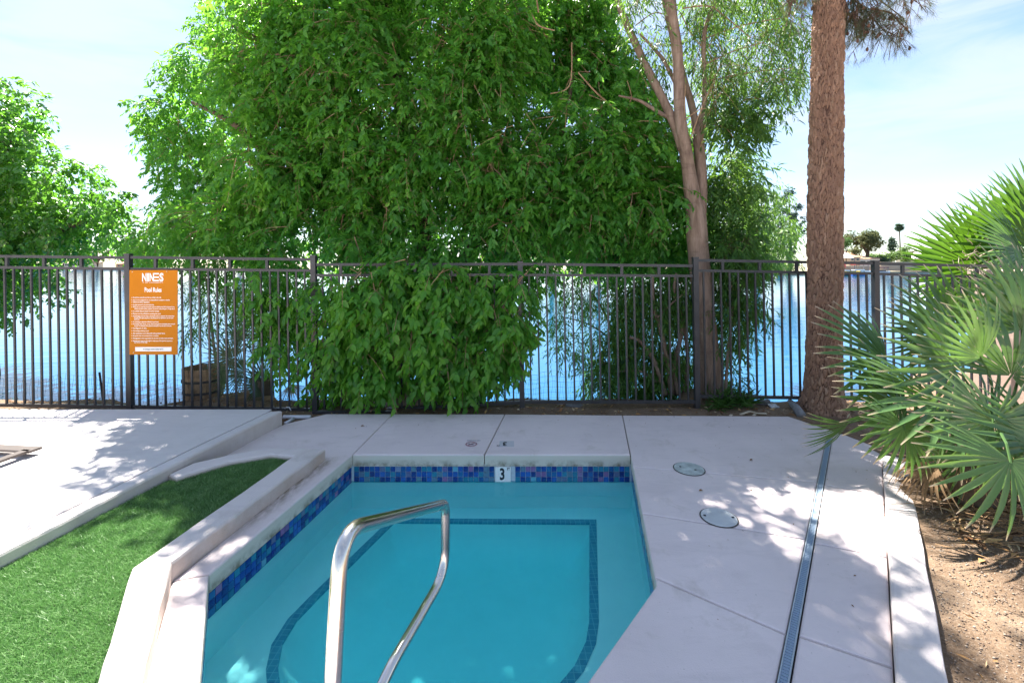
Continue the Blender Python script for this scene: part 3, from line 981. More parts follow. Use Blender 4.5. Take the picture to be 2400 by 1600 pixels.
for ip, (px0, px1, ta, tb, sa, sb, ba, bb) in enumerate(panels):
    if ip == 6:
        dice_state = random.getstate()
    x0, x1 = fx(px0) + 0.034, fx(px1) - 0.034
    for ya, yb, h, sh in ((ta, tb, 0.036, 0), (sa, sb, 0.034, 0), (ba, bb, 0.040, 0.03)):
        MB().bar((x0 + sh, FD - 0.002, fz(ya)), (x1 + sh, FD - 0.002, fz(yb)), 0.034, h).build("rail", M["fence"], fence)
    npk = max(4, int(round((px1 - px0) / 20.4)))
    for k in range(1, npk):
        t = k / npk
        px = px0 + (px1 - px0) * t
        zt = fz(sa + (sb - sa) * t)
        zb = fz(ba + (bb - ba) * t)
        jx = random.gauss(0, 0.003)
        MB().bar((fx(px) + jx, FD, zt - 0.017), (fx(px) + 0.03 + jx * 0.5, FD, zb + 0.02), 0.021, 0.021, (0, 1, 0)).build("picket", M["fence"], fence)
    nsp = int(round((px1 - px0) / 87))
    for k in range(nsp):
        px = px0 + 64 + 87 * k
        if px > px1 - 30:
            break
        t = (px - px0) / (px1 - px0)
        MB().bar((fx(px), FD, fz(ta + (tb - ta) * t) - 0.018), (fx(px), FD, fz(sa + (sb - sa) * t) + 0.017), 0.034, 0.030, (0, 1, 0)).build("spacer", M["fence"], fence)
random.setstate(dice_state)
lb = MB()
for a, b in (((1000, 964), (1110, 965)), ((1110, 965), (1200, 961)), ((1200, 961), (1219, 956))):
    lb.bar((fx(a[0]), FD - 0.06, fz(a[1])), (fx(b[0]), FD - 0.06, fz(b[1])), 0.03, 0.030)
tag(lb.build("loose_bar", M["hose"]), "dark loose metal bar lying under the sagging fence panel", "bar")
bp = MB().bar((fx(745), FD - 0.15, -0.045), (fx(935), FD - 0.17, -0.035), 0.05, 0.03).build("metal_strip", M["fence"])
tag(bp, "dark metal strip lying along the back edge of the deck", "strip")

# ------------------------------------------------------------------ sign
SY = FD - 0.045
sg = empty("rules_sign", (fx(359), SY, fz(831)))
tag(sg, "tall orange pool rules sign with white lettering fixed to the fence", "sign")
def sgn(px, py, dy=0.0):                                   # a point on the sign's face
    d = SY - 0.004 - dy
    return (px - CX) / F * d, d, EYE - (py - HY) / F * d
x0, _, z1 = sgn(303, 633); x1, _, z0 = sgn(416, 831)
MB().box(((x0 + x1) / 2, SY, (z0 + z1) / 2), (x1 - x0, 0.006, z1 - z0)).build("panel", M["orange"], sg)
for px, py in ((310, 637), (391, 636), (313, 826)):
    x, y, z = sgn(px, py)
    MB().lathe((0, 0, 0), [(0.006, 0), (0.006, 0.002), (0.003, 0.004)], 8).build("bolt", M["steel"], sg, local=True).matrix_local = Matrix.Translation((x - sg.location.x, SY - 0.003 - sg.location.y, z - sg.location.z)) @ Matrix.Rotation(R(90), 4, 'X')
def stext(body, px, py, hpx, sx=1.0, bold=0.0, align='CENTER', mat="white", sp=1.0, name="lettering", dy=0.0):
    x, y, z = sgn(px, py, dy)
    size = hpx / F * SY / 0.70
    return text_mesh(body, size, M[mat], name, sg, Matrix.Translation((x, y, z)) @ WALLROT, sx, bold, align, sp)
# wordmark NIN-three bars-S
def fit(body, px0, px1, py0, py1, mat="white", bold=0.0, dy=0.0):
    o = text_mesh(body, 0.2, M[mat], "lettering", sg, Matrix.Identity(4), 1, bold, 'LEFT')
    co = np.array([v.co[:] for v in o.data.vertices])
    lo, hi = co.min(0), co.max(0)
    xa, y, zb = sgn(px0, py1, dy); xb, _, zt = sgn(px1, py0, dy)
    o.data.transform(Matrix.Translation((xa, y, zb)) @ WALLROT @ Matrix.Diagonal(((xb - xa) / (hi[0] - lo[0]), (zt - zb) / (hi[1] - lo[1]), 1, 1)) @ Matrix.Translation((-lo[0], -lo[1], 0)))
    return o
fit("N", 333, 343.4, 640, 659.5, bold=0.006)
fit("I", 345.2, 348.6, 640, 659.5)
fit("N", 350.4, 360.6, 640, 659.5, bold=0.006)
fit("S", 373.6, 383.2, 639.7, 659.8, bold=0.008)
fit("AT LAKESIDE", 340, 377, 660.9, 663.2)
fit("Pool Rules", 339, 378.5, 673.5, 684.5, bold=0.0045)
lg = MB()
for py in (641.5, 649.5, 657.5):
    x, y, z = sgn(366.4, py)
    lg.box((x, y, z), (0.066, 0.002, 0.019))
lg.build("wordmark_bars", M["white"], sg)
lg = MB()
for a, b in ((334, 337.5), (378.5, 382)):
    xa, y, z = sgn(a, 661.8); xb = sgn(b, 661.8)[0]
    lg.box(((xa + xb) / 2, y, z), (xb - xa, 0.002, 0.004))
lg.build("wordmark_dashes", M["white"], sg)
x, y, z = sgn(359, 690)
MB().box((x, y, z), (0.40, 0.002, 0.003)).build("divider", mat_plain("sign_dark_orange", (0.45, 0.13, 0.01), 0.5, 0.02, 2, 0), sg)
rules = [(697, 309, "All persons using the pool do so at their own risk.", 378),
 (703, 309, "Owners and management are not responsible for accidents or injuries.", 398),
 (708, 309, "Observe all safety regulations.", 351),
 (714, 309, "No glass allowed in the swimming area.", 361),
 (719, 309, "Please do not use the pool alone, and no children are left in the pool area", 409),
 (723.5, 312, "without an adult resident present. No person under the age of 14 may use it.", 410),
 (729, 309, "No animals allowed except for service animals.", 373),
 (735, 309, "Shower and dry off before entering the pool.", 377),
 (740.5, 309, "All belongings must be kept in the locker and no valuables left unattended", 408),
 (745, 312, "Persons with open wounds, or any illness are not allowed to use the pool", 406),
 (748.5, 312, "area at any time.", 327),
 (754, 309, "No smoking or glassware allowed in pool area.", 372),
 (759, 309, "No bottles, cans, drinks, or any other food, glass or breakable items around", 410),
 (763.5, 312, "the pool. No alcoholic drinks allowed in the pool or on the deck of the area.", 402),
 (769, 309, "No lifeguard on duty.", 344),
 (775, 309, "No running or diving in pool.", 349),
 (781, 309, "All residents must obey all rules posted here.", 387),
 (786.5, 309, "All guests must be accompanied by a resident.", 372),
 (792.5, 309, "Management is not responsible for any lost or stolen items left here.", 406),
 (798.5, 309, "Management reserves the right to deny use of the pool to anyone at", 404),
 (802, 312, "any time of the day.", 346)]
bul = MB()
for py, pxa, body, pxb in rules:
    x, y, z = sgn(pxa + 2.5, py)
    size = 2.5 / F * SY / 0.62
    o = text_mesh(body, size, M["white"], "lettering", sg, Matrix.Identity(4), 1, 0.0005, 'LEFT')
    wdt = max(v.co.x for v in o.data.vertices)
    want = (pxb - pxa - 2.5) / F * SY
    o.data.transform(Matrix.Translation((x, y, z)) @ WALLROT @ Matrix.Diagonal((want / wdt, 1, 1, 1)))
    if pxa == 309:
        xb, _, zb = sgn(309, py)
        bul.box((xb, y, zb), (0.007, 0.002, 0.007))
bul.build("bullet_points", M["white"], sg)["kind"] = "stuff"
xa, y, za = sgn(317, 813); xb, _, zb = sgn(402, 823)
MB().box(((xa + xb) / 2, y, (za + zb) / 2), (xb - xa, 0.002, za - zb)).build("footer_panel", M["white"], sg)
stext("For emergency assistance please dial 911", 359, 818, 2.8, 0.72, 0.0006, mat="ink", dy=0.002)

# ------------------------------------------------------------------ foliage machinery
def leaf_mesh(name, P, A, N, L, Wd, var, rich=True, cup=0.18, curl=0.18):
    A = nz(A)
    N = nz(N - A * (N * A).sum(1, keepdims=True))
    S = np.cross(A, N)
    L = L[:, None]; Wd = Wd[:, None]
    def at(t, s_, h):
        return P + A * (t * L) + S * (s_ * Wd) + N * (h * Wd) - N * (curl * t * t * L) * 0.8
    n = len(P)
    if rich:
        vv = np.stack([at(0, 0, 0), at(.28, -.43, cup), at(.62, -.40, cup), at(.28, .43, cup), at(.62, .40, cup), at(.30, 0, 0), at(.65, 0, 0), at(1, 0, 0)], 1)
        b = (np.arange(n) * 8)[:, None]
        tri = np.concatenate([b + np.array(f) for f in ((0, 5, 1), (0, 3, 5), (2, 6, 7), (6, 4, 7))])
        qd = np.concatenate([b + np.array(f) for f in ((1, 5, 6, 2), (5, 3, 4, 6))])
        return fast_mesh(name, vv.reshape(-1, 3), [tri, qd], {"var": np.repeat(var, 8)})
    vv = np.stack([at(0, 0, 0), at(.42, -.5, cup), at(.42, .5, cup), at(1, 0, 0)], 1)
    b = (np.arange(n) * 4)[:, None]
    tri = np.concatenate([b + np.array(f) for f in ((0, 3, 1), (0, 2, 3))])
    return fast_mesh(name, vv.reshape(-1, 3), [tri], {"var": np.repeat(var, 4)})

def sprays(C, Dv, k, step, L, Wd, hang=0.5, fwd=0.55, lvar=0.25, vbase=None, up=0.9, face=None):
    """N sprays at C growing along Dv, k leaves each; returns leaf arrays."""
    N = len(C)
    Dv = nz(Dv)
    t = (np.arange(k) + 0.6) / k
    step = np.asarray(step) * np.ones(N)
    pos = C[:, None, :] + Dv[:, None, :] * (t[None, :, None] * step[:, None, None])
    pos[:, :, 2] -= 0.35 * (t ** 2)[None, :] * step[:, None]
    ref = nz(np.cross(Dv, np.array([0.0, 0, 1]) + 0.2 * rng.standard_normal((N, 3))))
    ref2 = np.cross(Dv, ref)
    ph = np.pi * np.arange(k)[None, :] + rng.normal(0, 0.6, (N, k))
    side = ref[:, None, :] * np.cos(ph)[:, :, None] + ref2[:, None, :] * (np.sin(ph) * 0.7)[:, :, None]
    ax = Dv[:, None, :] * fwd + side * 0.75 + rng.normal(0, 0.22, (N, k, 3))
    ax[:, :, 2] -= hang
    nrm = rng.normal(0, 0.42, (N, k, 3))
    nrm[:, :, 2] += up
    nrm += Dv[:, None, :] * 0.55
    if face is not None:
        nrm += np.asarray(face)
    LL = L * (1 + lvar * rng.standard_normal((N, k))).clip(0.5, 1.6) * (1 - 0.35 * (t[None, :] - 0.6) ** 2 * 4 * 0.5)
    WW = LL * (Wd / L) * rng.uniform(0.85, 1.15, (N, k))
    vb = (rng.normal(0.45, 0.16, N) if vbase is None else vbase)
    var = vb[:, None] + rng.normal(0, 0.13, (N, k)) + 0.12 * (t[None, :] - 0.5)
    f = lambda a: a.reshape(N * k, -1)
    return f(pos), f(ax), f(nrm), LL.ravel(), WW.ravel(), np.clip(var, 0, 1).ravel()

def proj(Q):
    return CX + F * Q[:, 0] / Q[:, 1], HY - F * (Q[:, 2] - EYE) / Q[:, 1]
def lobes_in(poly, n, d0, d1, r0, r1, shrink=0.7):
    """Clump centres spread through a volume whose outline seen from the deck is poly."""
    P = np.asarray(poly, float)
    out = []
    lo, hi = P.min(0), P.max(0)
    while len(out) < n:
        px, py = rng.uniform(lo[0], hi[0], 64), rng.uniform(lo[1], hi[1], 64)
        ok = in_poly(P, px, py)
        for a, b in zip(px[ok], py[ok]):
            d = rng.uniform(d0, d1)
            out.append((*U(a, b, d), rng.uniform(r0, r1)))
            if len(out) >= n:
                break
    return np.array(out)
def lobe_sprays(Lb, per, poly=None, squash=0.8, shell=0.45, down=0.45):
    idx = np.repeat(np.arange(len(Lb)), per)
    u = nz(rng.standard_normal((len(idx), 3)))
    r_ = Lb[idx, 3] * (shell + (1 - shell) * rng.random(len(idx)) ** 0.6)
    C = Lb[idx, :3] + u * r_[:, None] * np.array([1, 1, squash])
    D = u * 0.8 + rng.normal(0, 0.35, u.shape)
    D[:, 2] -= down
    if poly is not None:
        px, py = proj(C)
        k = in_poly(poly, px, py)
        C, D = C[k], D[k]
    return C, D
def crown(name, parts, mat, parent, rich=True, **kw):
    arr = [np.concatenate(x) for x in zip(*parts)]
    o = mesh_obj(name, leaf_mesh(name, *arr, rich=rich, **kw), mat, parent)
    o["kind"] = "stuff"
    return o
def limb(mb, pts, n=10):
    """pts: (px, py, depth, width_px) -> tapering tube."""
    P = [Vector(U(a, b, d)) for a, b, d, w in pts]
    rad = [w / 2 / F * d for a, b, d, w in pts]
    # resample smoothly
    out, ro = [], []
    for i in range(len(P) - 1):
        p0, p1, p2, p3 = P[max(i - 1, 0)], P[i], P[i + 1], P[min(i + 2, len(P) - 1)]
        for k in range(5):
            t = k / 5
            out.append(0.5 * ((2 * p1) + (p2 - p0) * t + (2 * p0 - 5 * p1 + 4 * p2 - p3) * t * t + (3 * p1 - p0 - 3 * p2 + p3) * t ** 3))
            ro.append(rad[i] * (1 - t) + rad[i + 1] * t)
    out.append(P[-1]); ro.append(rad[-1])
    ro = [r_ * (1 + 0.05 * mnoise.noise(Vector((p.z * 5, p.x * 3, 0)))) for r_, p in zip(ro, out)]
    mb.tube(out, ro, n)
    return mb
def twigs(C, D, step, rad, every=1):
    mb = MB()
    for c, d, s_ in zip(C[::every], nz(D)[::every], np.broadcast_to(step, len(C))[::every]):
        c = Vector(c); d = Vector(d)
        e = c + d * s_; e.z -= 0.35 * s_
        m = c + d * s_ * 0.5; m.z -= 0.09 * s_
        mb.tube([c - d * s_ * 0.8, c, m, e], [rad * 1.4, rad, rad * 0.8, rad * 0.4], 3, cap=False)
    return mb

# ------------------------------------------------------------------ big leafy tree behind and through the fence
BT = [(500, -40), (488, 30), (470, 90), (405, 130), (395, 190), (330, 255), (345, 330), (372, 400), (395, 470), (310, 520), (290, 575), (300, 610), (420, 625), (480, 720), (540, 760), (690, 800), (690, 640), (1240, 640), (1260, 700), (1330, 690), (1400, 650), (1660, 640), (1650, 470), (1630, 300), (1560, 250), (1490, 150), (1440, 60), (1440, -40)]
tree = empty("leafy_tree", (-1.2, 7.4, -0.1))
tag(tree, "huge dense green leafy tree spilling over the middle of the fence", "tree")
parts, tw = [], []
Lb = lobes_in([(560, 20), (520, 120), (430, 250), (430, 420), (360, 560), (560, 600), (1200, 620), (1560, 560), (1520, 330), (1400, 60), (1400, -40), (600, -40)], 230, 6.75, 8.8, 0.42, 0.80)
ppx, ppy = proj(Lb)
sc_ = np.where((ppx < 560) & (ppy < 520), rng.uniform(9.0, 10.4, len(Lb)) / Lb[:, 1], 1.0)
hi_ = (ppx > 1210) & (ppy < 190)
sc_ = np.where(hi_, rng.uniform(7.9, 9.0, len(Lb)) / Lb[:, 1], sc_)
Lb[:, 0] *= sc_; Lb[:, 1] *= sc_; Lb[:, 2] = EYE + (Lb[:, 2] - EYE) * sc_
lf_ = (sc_ > 1.0) & ~hi_
Lx = lobes_in([(1470, 190), (1600, 270), (1650, 420), (1650, 640), (1300, 640), (1350, 480)], 34, 7.3, 8.6, 0.35, 0.6)
C, D = lobe_sprays(Lb[~lf_], 64, BT)
C_l, D_l = lobe_sprays(Lb[lf_], 66, BT)
Ly = lobes_in([(1200, -40), (1440, -40), (1480, 130), (1530, 230), (1450, 260), (1200, 200)], 46, 8.0, 9.3, 0.4, 0.7)
Lz = lobes_in([(600, 40), (1180, 40), (1200, 300), (1540, 330), (1560, 600), (620, 600), (560, 420)], 64, 6.7, 7.3, 0.28, 0.48)
Lx = np.concatenate([Lx, Ly, Lz])
C_x, D_x = lobe_sprays(Lx, 50, BT)
C, D = np.concatenate([C, C_l, C_x]), np.concatenate([D, D_l, D_x])
vb = rng.normal(0.42, 0.15, len(Lb))
qx = proj(C)[0]
parts.append(sprays(C, D, 11, 0.26, 0.097, 0.046, 0.50, vbase=rng.normal(0.42, 0.15, len(C)) + np.where(qx < 620, 0.22, 0.0)))  # left side shifted to younger tones: sun through the leaves put into colour
tw.append((C, D))
# edge fringe sprays keep the uneven outline
edge = [(300, 560), (320, 555), (340, 560), (370, 545), (400, 560), (310, 595), (350, 600), (390, 590), (420, 570), (520, 20), (490, 70), (440, 135), (415, 160), (370, 240), (355, 275), (365, 320), (385, 380), (400, 430), (385, 490), (330, 540), (310, 580), (340, 590), (420, 160), (460, 110), (470, 200), (430, 300), (440, 470)]
Lb = np.array([(*U(a, b, rng.uniform(8.9, 9.8)), rng.uniform(0.18, 0.32)) for a, b in edge])
C, D = lobe_sprays(Lb, 14, None, shell=0.2)
parts.append(sprays(C, D, 9, 0.28, 0.115, 0.046, 0.5))
tw.append((C, D))
# curtain of leaves in front of and through the fence
HP = [(690, 610), (740, 700), (720, 800), (690, 900), (680, 960), (730, 968), (850, 968), (925, 945), (960, 880), (1010, 900), (1020, 960), (1110, 965), (1180, 900), (1225, 800), (1260, 720), (1280, 620)]
Lb = lobes_in([(760, 620), (770, 760), (730, 900), (860, 920), (960, 850), (1060, 900), (1150, 900), (1180, 840), (1230, 640)], 74, 5.78, 6.45, 0.20, 0.38)
C, D = lobe_sprays(Lb, 30, HP, down=0.75)
k = ~((np.abs(C[:, 1] - FD) < 0.02))
C, D = C[k], D[k]
parts.append(sprays(C, D, 9, 0.25, 0.110, 0.056, 0.70, vbase=rng.normal(0.62, 0.14, len(C))))
tw.append((C, D))
Lb = lobes_in([(700, 600), (720, 700), (1200, 700), (1260, 600)], 20, 5.95, 6.9, 0.3, 0.45)
C, D = lobe_sprays(Lb, 34, None, down=0.6)
parts.append(sprays(C, D, 10, 0.28, 0.115, 0.048, 0.6))
# low drape at the left of the fence post
Lb = lobes_in([(590, 610), (600, 700), (650, 820), (720, 900), (740, 640)], 14, 6.05, 6.6, 0.2, 0.32)
C, D = lobe_sprays(Lb, 20, None, down=0.7)
parts.append(sprays(C, D, 9, 0.26, 0.11, 0.048, 0.7, vbase=rng.normal(0.6, 0.14, len(C))))
# crown above the picture: it shades the pool
up_l = []
for x, y, z, r_ in [(-2.3, 7.6, 6.8, 1.0), (-1.2, 7.2, 7.2, 1.1), (-0.5, 7.4, 7.0, .9), (-1.9, 7.6, 8.2, 1.0), (-0.8, 7.4, 8.6, 1.1), (-1.5, 7.7, 9.6, 1.0), (-2.2, 7.4, 9.0, .8), (-0.6, 7.8, 9.4, .9), (-0.2, 7.6, 7.9, .8), (-2.6, 7.8, 7.4, .8), (-1.4, 6.6, 8.0, .9), (-0.8, 6.5, 7.4, .8), (-1.7, 7.4, 10.3, .7), (-3.0, 7.8, 6.6, .8), (-0.9, 7.5, 10.2, .8)]:
    for _ in range(6):
        u = nz(rng.standard_normal(3)) * r_ * 0.7
        up_l.append((x + u[0], y + u[1], z + u[2], r_ * rng.uniform(0.4, 0.65)))
C, D = lobe_sprays(np.array(up_l), 26)
parts.append(sprays(C, D, 9, 0.34, 0.15, 0.065, 0.5))
dice = rng.bit_generator.state
Lb = np.array([(-3.35, 7.85, 7.9, .40), (-3.0, 8.9, 9.0, .6), (-1.65, 8.4, 8.0, .55), (-2.3, 8.6, 8.4, .5)])  # extra clumps out of view, added to block sun patches on the pool
C, D = lobe_sprays(Lb, 70)
parts.append(sprays(C, D, 9, 0.30, 0.13, 0.06, 0.5))
Lb = np.array([(*U(a, b, rng.uniform(9.0, 9.8)), rng.uniform(0.26, 0.40)) for a, b in [(352, 268), (380, 300), (365, 335), (415, 185), (445, 235), (402, 392), (460, 330), (500, 150), (520, 90), (400, 255), (432, 165), (505, 230), (540, 180), (470, 420), (430, 450), (520, 330), (500, 60)]])
C, D = lobe_sprays(Lb, 36, None, shell=0.2)
parts.append(sprays(C, D, 10, 0.27, 0.100, 0.047, 0.5, vbase=rng.normal(0.6, 0.15, len(C))))
rng.bit_generator.state = dice
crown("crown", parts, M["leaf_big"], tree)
mb = MB()
limb(mb, [(1010, 930, 7.4, 60), (1000, 700, 7.5, 54), (980, 480, 7.6, 46), (940, 240, 7.7, 36), (900, -60, 7.8, 28), (890, -400, 7.8, 14)])
limb(mb, [(1005, 800, 7.45, 40), (1120, 560, 7.6, 36), (1250, 430, 7.6, 22), (1330, 260, 7.7, 10), (1350, 0, 8.4, 5)])
limb(mb, [(1000, 720, 7.5, 36), (850, 560, 7.6, 30), (680, 420, 7.5, 22), (560, 300, 7.3, 14), (450, 240, 7.2, 7)])
limb(mb, [(985, 520, 7.6, 30), (800, 300, 7.6, 22), (640, 120, 7.4, 14), (540, 60, 7.3, 7)])
mb.build("trunk", M["trunk_dark"], tree, smooth=True)
Ct = np.concatenate([a for a, b in tw]); Dt = np.concatenate([b for a, b in tw])
o = twigs(Ct, Dt, 0.3, 0.0045, 5)
for pts in ([(620, 40, 7.6, 2), (680, 52, 7.65, 3), (740, 62, 7.7, 2)], [(560, 125, 8.3, 2), (640, 125, 8.2, 3), (700, 130, 8.0, 2)], [(480, 255, 8.5, 1.5), (510, 270, 8.5, 2.5), (540, 282, 8.6, 3)], [(575, 388, 6.8, 2), (650, 386, 6.8, 2.5)],
            [(450, 545, 6.9, 2.5), (490, 538, 6.9, 3), (540, 552, 7, 3)], [(590, 405, 6.9, 2), (630, 425, 6.9, 2.5)], [(1245, 30, 6.7, 2), (1262, 60, 6.7, 4), (1300, 72, 6.7, 3)], [(1355, 170, 6.7, 2.5), (1400, 220, 6.7, 4), (1450, 260, 6.8, 3)], [(1290, 220, 6.8, 2.5), (1335, 200, 6.8, 3), (1340, 100, 6.8, 3)], [(1255, -20, 6.75, 4), (1262, 30, 6.75, 4)]):
    limb(o, pts, 5)
o = o.build("twigs", M["twig"], tree)
o["kind"] = "stuff"

# ------------------------------------------------------------------ left tree
lt = empty("round_leaved_tree", (-11.5, 9.6, 0.0))
tag(lt, "glossy sunlit round-leaved tree at the lake's edge beyond the left fence panel", "tree")
LT = [(-260, 150), (-40, 170), (30, 190), (75, 225), (95, 270), (105, 335), (150, 360), (195, 388), (240, 400), (272, 445), (292, 490), (285, 540), (250, 590), (150, 612), (140, 670), (110, 690), (70, 710), (40, 770), (-260, 800)]
Lb = lobes_in([(-260, 200), (-20, 215), (50, 260), (70, 340), (160, 410), (235, 440), (255, 500), (220, 560), (100, 590), (80, 660), (20, 700), (-260, 740)], 140, 8.8, 11.2, 0.36, 0.66)
C, D = lobe_sprays(Lb, 50, LT)
parts = [sprays(C, D, 10, 0.26, 0.105, 0.060, 0.35, up=1.1)]
Lb = np.array([(*U(a, b, rng.uniform(8.9, 9.6)), rng.uniform(0.16, 0.28)) for a, b in [(30, 200), (70, 235), (88, 280), (98, 330), (150, 372), (195, 398), (235, 412), (268, 455), (282, 500), (275, 540), (120, 680), (60, 700), (20, 740), (130, 640)]])
C, D = lobe_sprays(Lb, 14, None, shell=0.2)
parts.append(sprays(C, D, 9, 0.24, 0.105, 0.060, 0.35, up=1.1))
crown("crown", parts, M["leaf_left"], lt)
mb = MB()
limb(mb, [(-40, 900, 9.6, 60), (-50, 700, 9.6, 52), (-40, 480, 9.5, 36), (20, 330, 9.4, 18)])
limb(mb, [(-48, 640, 9.6, 34), (80, 560, 9.4, 20), (200, 520, 9.2, 10)])
mb.build("trunk", M["trunk_dark"], lt, smooth=True)

# ------------------------------------------------------------------ tan-trunked tree right of centre
at_ = empty("forked_tree", (2.87, 6.6, -0.05))
tag(at_, "tall tan tree with a forked smooth trunk just behind the fence", "tree")
TD = 6.55
mb = MB()
limb(mb, [(1672, 960, TD, 74), (1667, 920, TD, 56), (1657, 800, TD, 48), (1645, 680, TD, 47), (1634, 560, TD, 47), (1631, 510, TD, 45), (1624, 470, TD, 36), (1614, 398, TD, 30), (1604, 340, TD - .02, 29), (1596, 293, TD - .04, 27), (1592, 230, TD - .06, 25), (1588, 128, TD - .08, 24), (1578, 64, TD - .08, 26), (1565, 0, TD - .1, 28), (1545, -120, TD - .1, 22), (1530, -300, TD, 12)], 14)
limb(mb, [(1636, 545, TD + .06, 30), (1644, 470, TD + .12, 25), (1643, 398, TD + .16, 25), (1637, 319, TD + .2, 26), (1646, 280, TD + .2, 19), (1651, 240, TD + .2, 12), (1651, 178, TD + .2, 10), (1649, 102, TD + .2, 10), (1656, 56, TD + .2, 10), (1677, 0, TD + .2, 10), (1720, -150, TD + .2, 7)], 10)
limb(mb, [(1636, 330, TD + .2, 20), (1628, 280, TD + .25, 18), (1618, 235, TD + .3, 17), (1606, 195, TD + .3, 15), (1590, 120, TD + .35, 12), (1580, 0, TD + .4, 9)], 8)
limb(mb, [(1600, 350, TD, 24), (1582, 296, TD + .03, 22), (1558, 242, TD + .1, 20), (1532, 191, TD + .2, 19), (1509, 145, TD + .3, 17), (1489, 102, TD + .4, 17), (1466, 51, TD + .5, 16), (1448, 0, TD + .6, 15), (1420, -120, TD + .8, 10)], 10)
limb(mb, [(1566, 275, TD + .06, 10), (1545, 264, TD + .1, 10), (1522, 250, TD + .1, 9), (1494, 235, TD + .1, 7), (1450, 225, TD, 4)], 7)
limb(mb, [(1585, 200, TD + .1, 10), (1560, 150, TD + .2, 9), (1542, 125, TD + .3, 8), (1500, 80, TD + .4, 5)], 7)
mb.build("trunk", M["trunk_ash"], at_, smooth=True)
mb = MB()
for pts in ([(1642, 345, TD + .1, 3), (1660, 270, 6.6, 3), (1700, 200, 6.6, 2)], [(1618, 325, 6.4, 3), (1650, 240, 6.4, 3), (1690, 150, 6.5, 2)], [(1605, 280, 6.4, 2.5), (1645, 255, 6.4, 2.5), (1665, 262, 6.4, 2)], [(1604, 270, 6.4, 2), (1606, 200, 6.4, 2)],
            [(1655, 150, 6.7, 3), (1720, 120, 6.7, 3), (1790, 100, 6.8, 2)], [(1600, 20, 6.5, 3), (1660, 15, 6.5, 4), (1700, 40, 6.6, 3), (1760, 90, 6.7, 2)], [(1595, 30, 6.6, 3), (1620, 80, 6.6, 2), (1645, 110, 6.6, 2)], [(1655, 290, 6.7, 3), (1720, 270, 6.7, 2.5), (1745, 235, 6.7, 2.5), (1815, 230, 6.7, 2)], [(1765, 225, 6.7, 2), (1805, 250, 6.7, 1.5)],
            [(1490, 60, 6.9, 3), (1530, 32, 6.9, 3), (1556, 34, 6.8, 3)], [(1660, 290, 6.7, 3), (1700, 300, 6.7, 2), (1720, 325, 6.7, 1.5)], [(1655, 90, 6.8, 3), (1740, 60, 6.9, 3), (1850, 40, 7, 2)], [(1660, 190, 6.8, 3), (1760, 170, 6.9, 2), (1860, 160, 7, 1.5)], [(1470, 190, 6.6, 2), (1480, 225, 6.6, 2), (1476, 240, 6.6, 2)]):
    limb(mb, pts, 5)
mb.build("twigs", M["twig"], at_)["kind"] = "stuff"
NP = [(1450, -40), (1470, 60), (1500, 120), (1560, 180), (1580, 110), (1560, -40), (1620, -40), (1600, 120), (1640, 180), (1665, 240), (1690, 300), (1740, 220), (1800, 225), (1850, 215), (1885, 190), (1896, 100), (1900, -40)]
Lb = lobes_in(NP, 74, 6.4, 8.2, 0.20, 0.42)
C, D = lobe_sprays(Lb, 22, NP, down=0.8, shell=0.2)
parts = [sprays(C, D, 10, 0.32, 0.088, 0.019, 0.6, fwd=0.8, vbase=rng.normal(0.5, 0.2, len(C)))]
c_tw = (C, D)
Lb = lobes_in([(1670, 240), (1740, 235), (1780, 260), (1760, 310), (1700, 320), (1670, 300)], 11, 6.5, 7.0, 0.18, 0.32)
Lb2 = lobes_in([(1660, 345), (1740, 350), (1770, 380), (1740, 470), (1700, 500), (1790, 500), (1750, 620), (1665, 620)], 40, 6.9, 8.0, 0.24, 0.46)
Lb3 = np.array([(*U(a, b, 6.8), 0.10) for a, b in [(1790, 270), (1810, 255), (1830, 260), (1780, 290)]])
C2, D2 = lobe_sprays(np.concatenate([Lb, Lb2]), 19, None, shell=0.1)
C3, D3 = lobe_sprays(Lb3, 5, None, shell=0.2)
parts.append(sprays(np.concatenate([C2, C3]), np.concatenate([D2, D3]), 9, 0.26, 0.11, 0.032, 0.45, vbase=rng.normal(0.45, 0.2, len(C2) + len(C3))))
up_l = []
for x, y, z, r_ in [(1.9, 7.4, 6.5, .6), (3.0, 7.0, 6.6, .7), (3.9, 7.0, 6.4, .6), (2.7, 7.4, 7.6, .7)]:
    for _ in range(5):
        u = nz(rng.standard_normal(3)) * r_ * 0.8
        up_l.append((x + u[0], y + u[1], z + u[2], r_ * rng.uniform(0.35, 0.55)))
C, D = lobe_sprays(np.array(up_l), 15)
parts.append(sprays(C, D, 9, 0.34, 0.12, 0.028, 0.65, fwd=0.8))
crown("crown", parts, M["leaf_narrow"], at_)
twigs(c_tw[0], c_tw[1], 0.34, 0.003, 4).build("twigs", M["twig"], at_)["kind"] = "stuff"

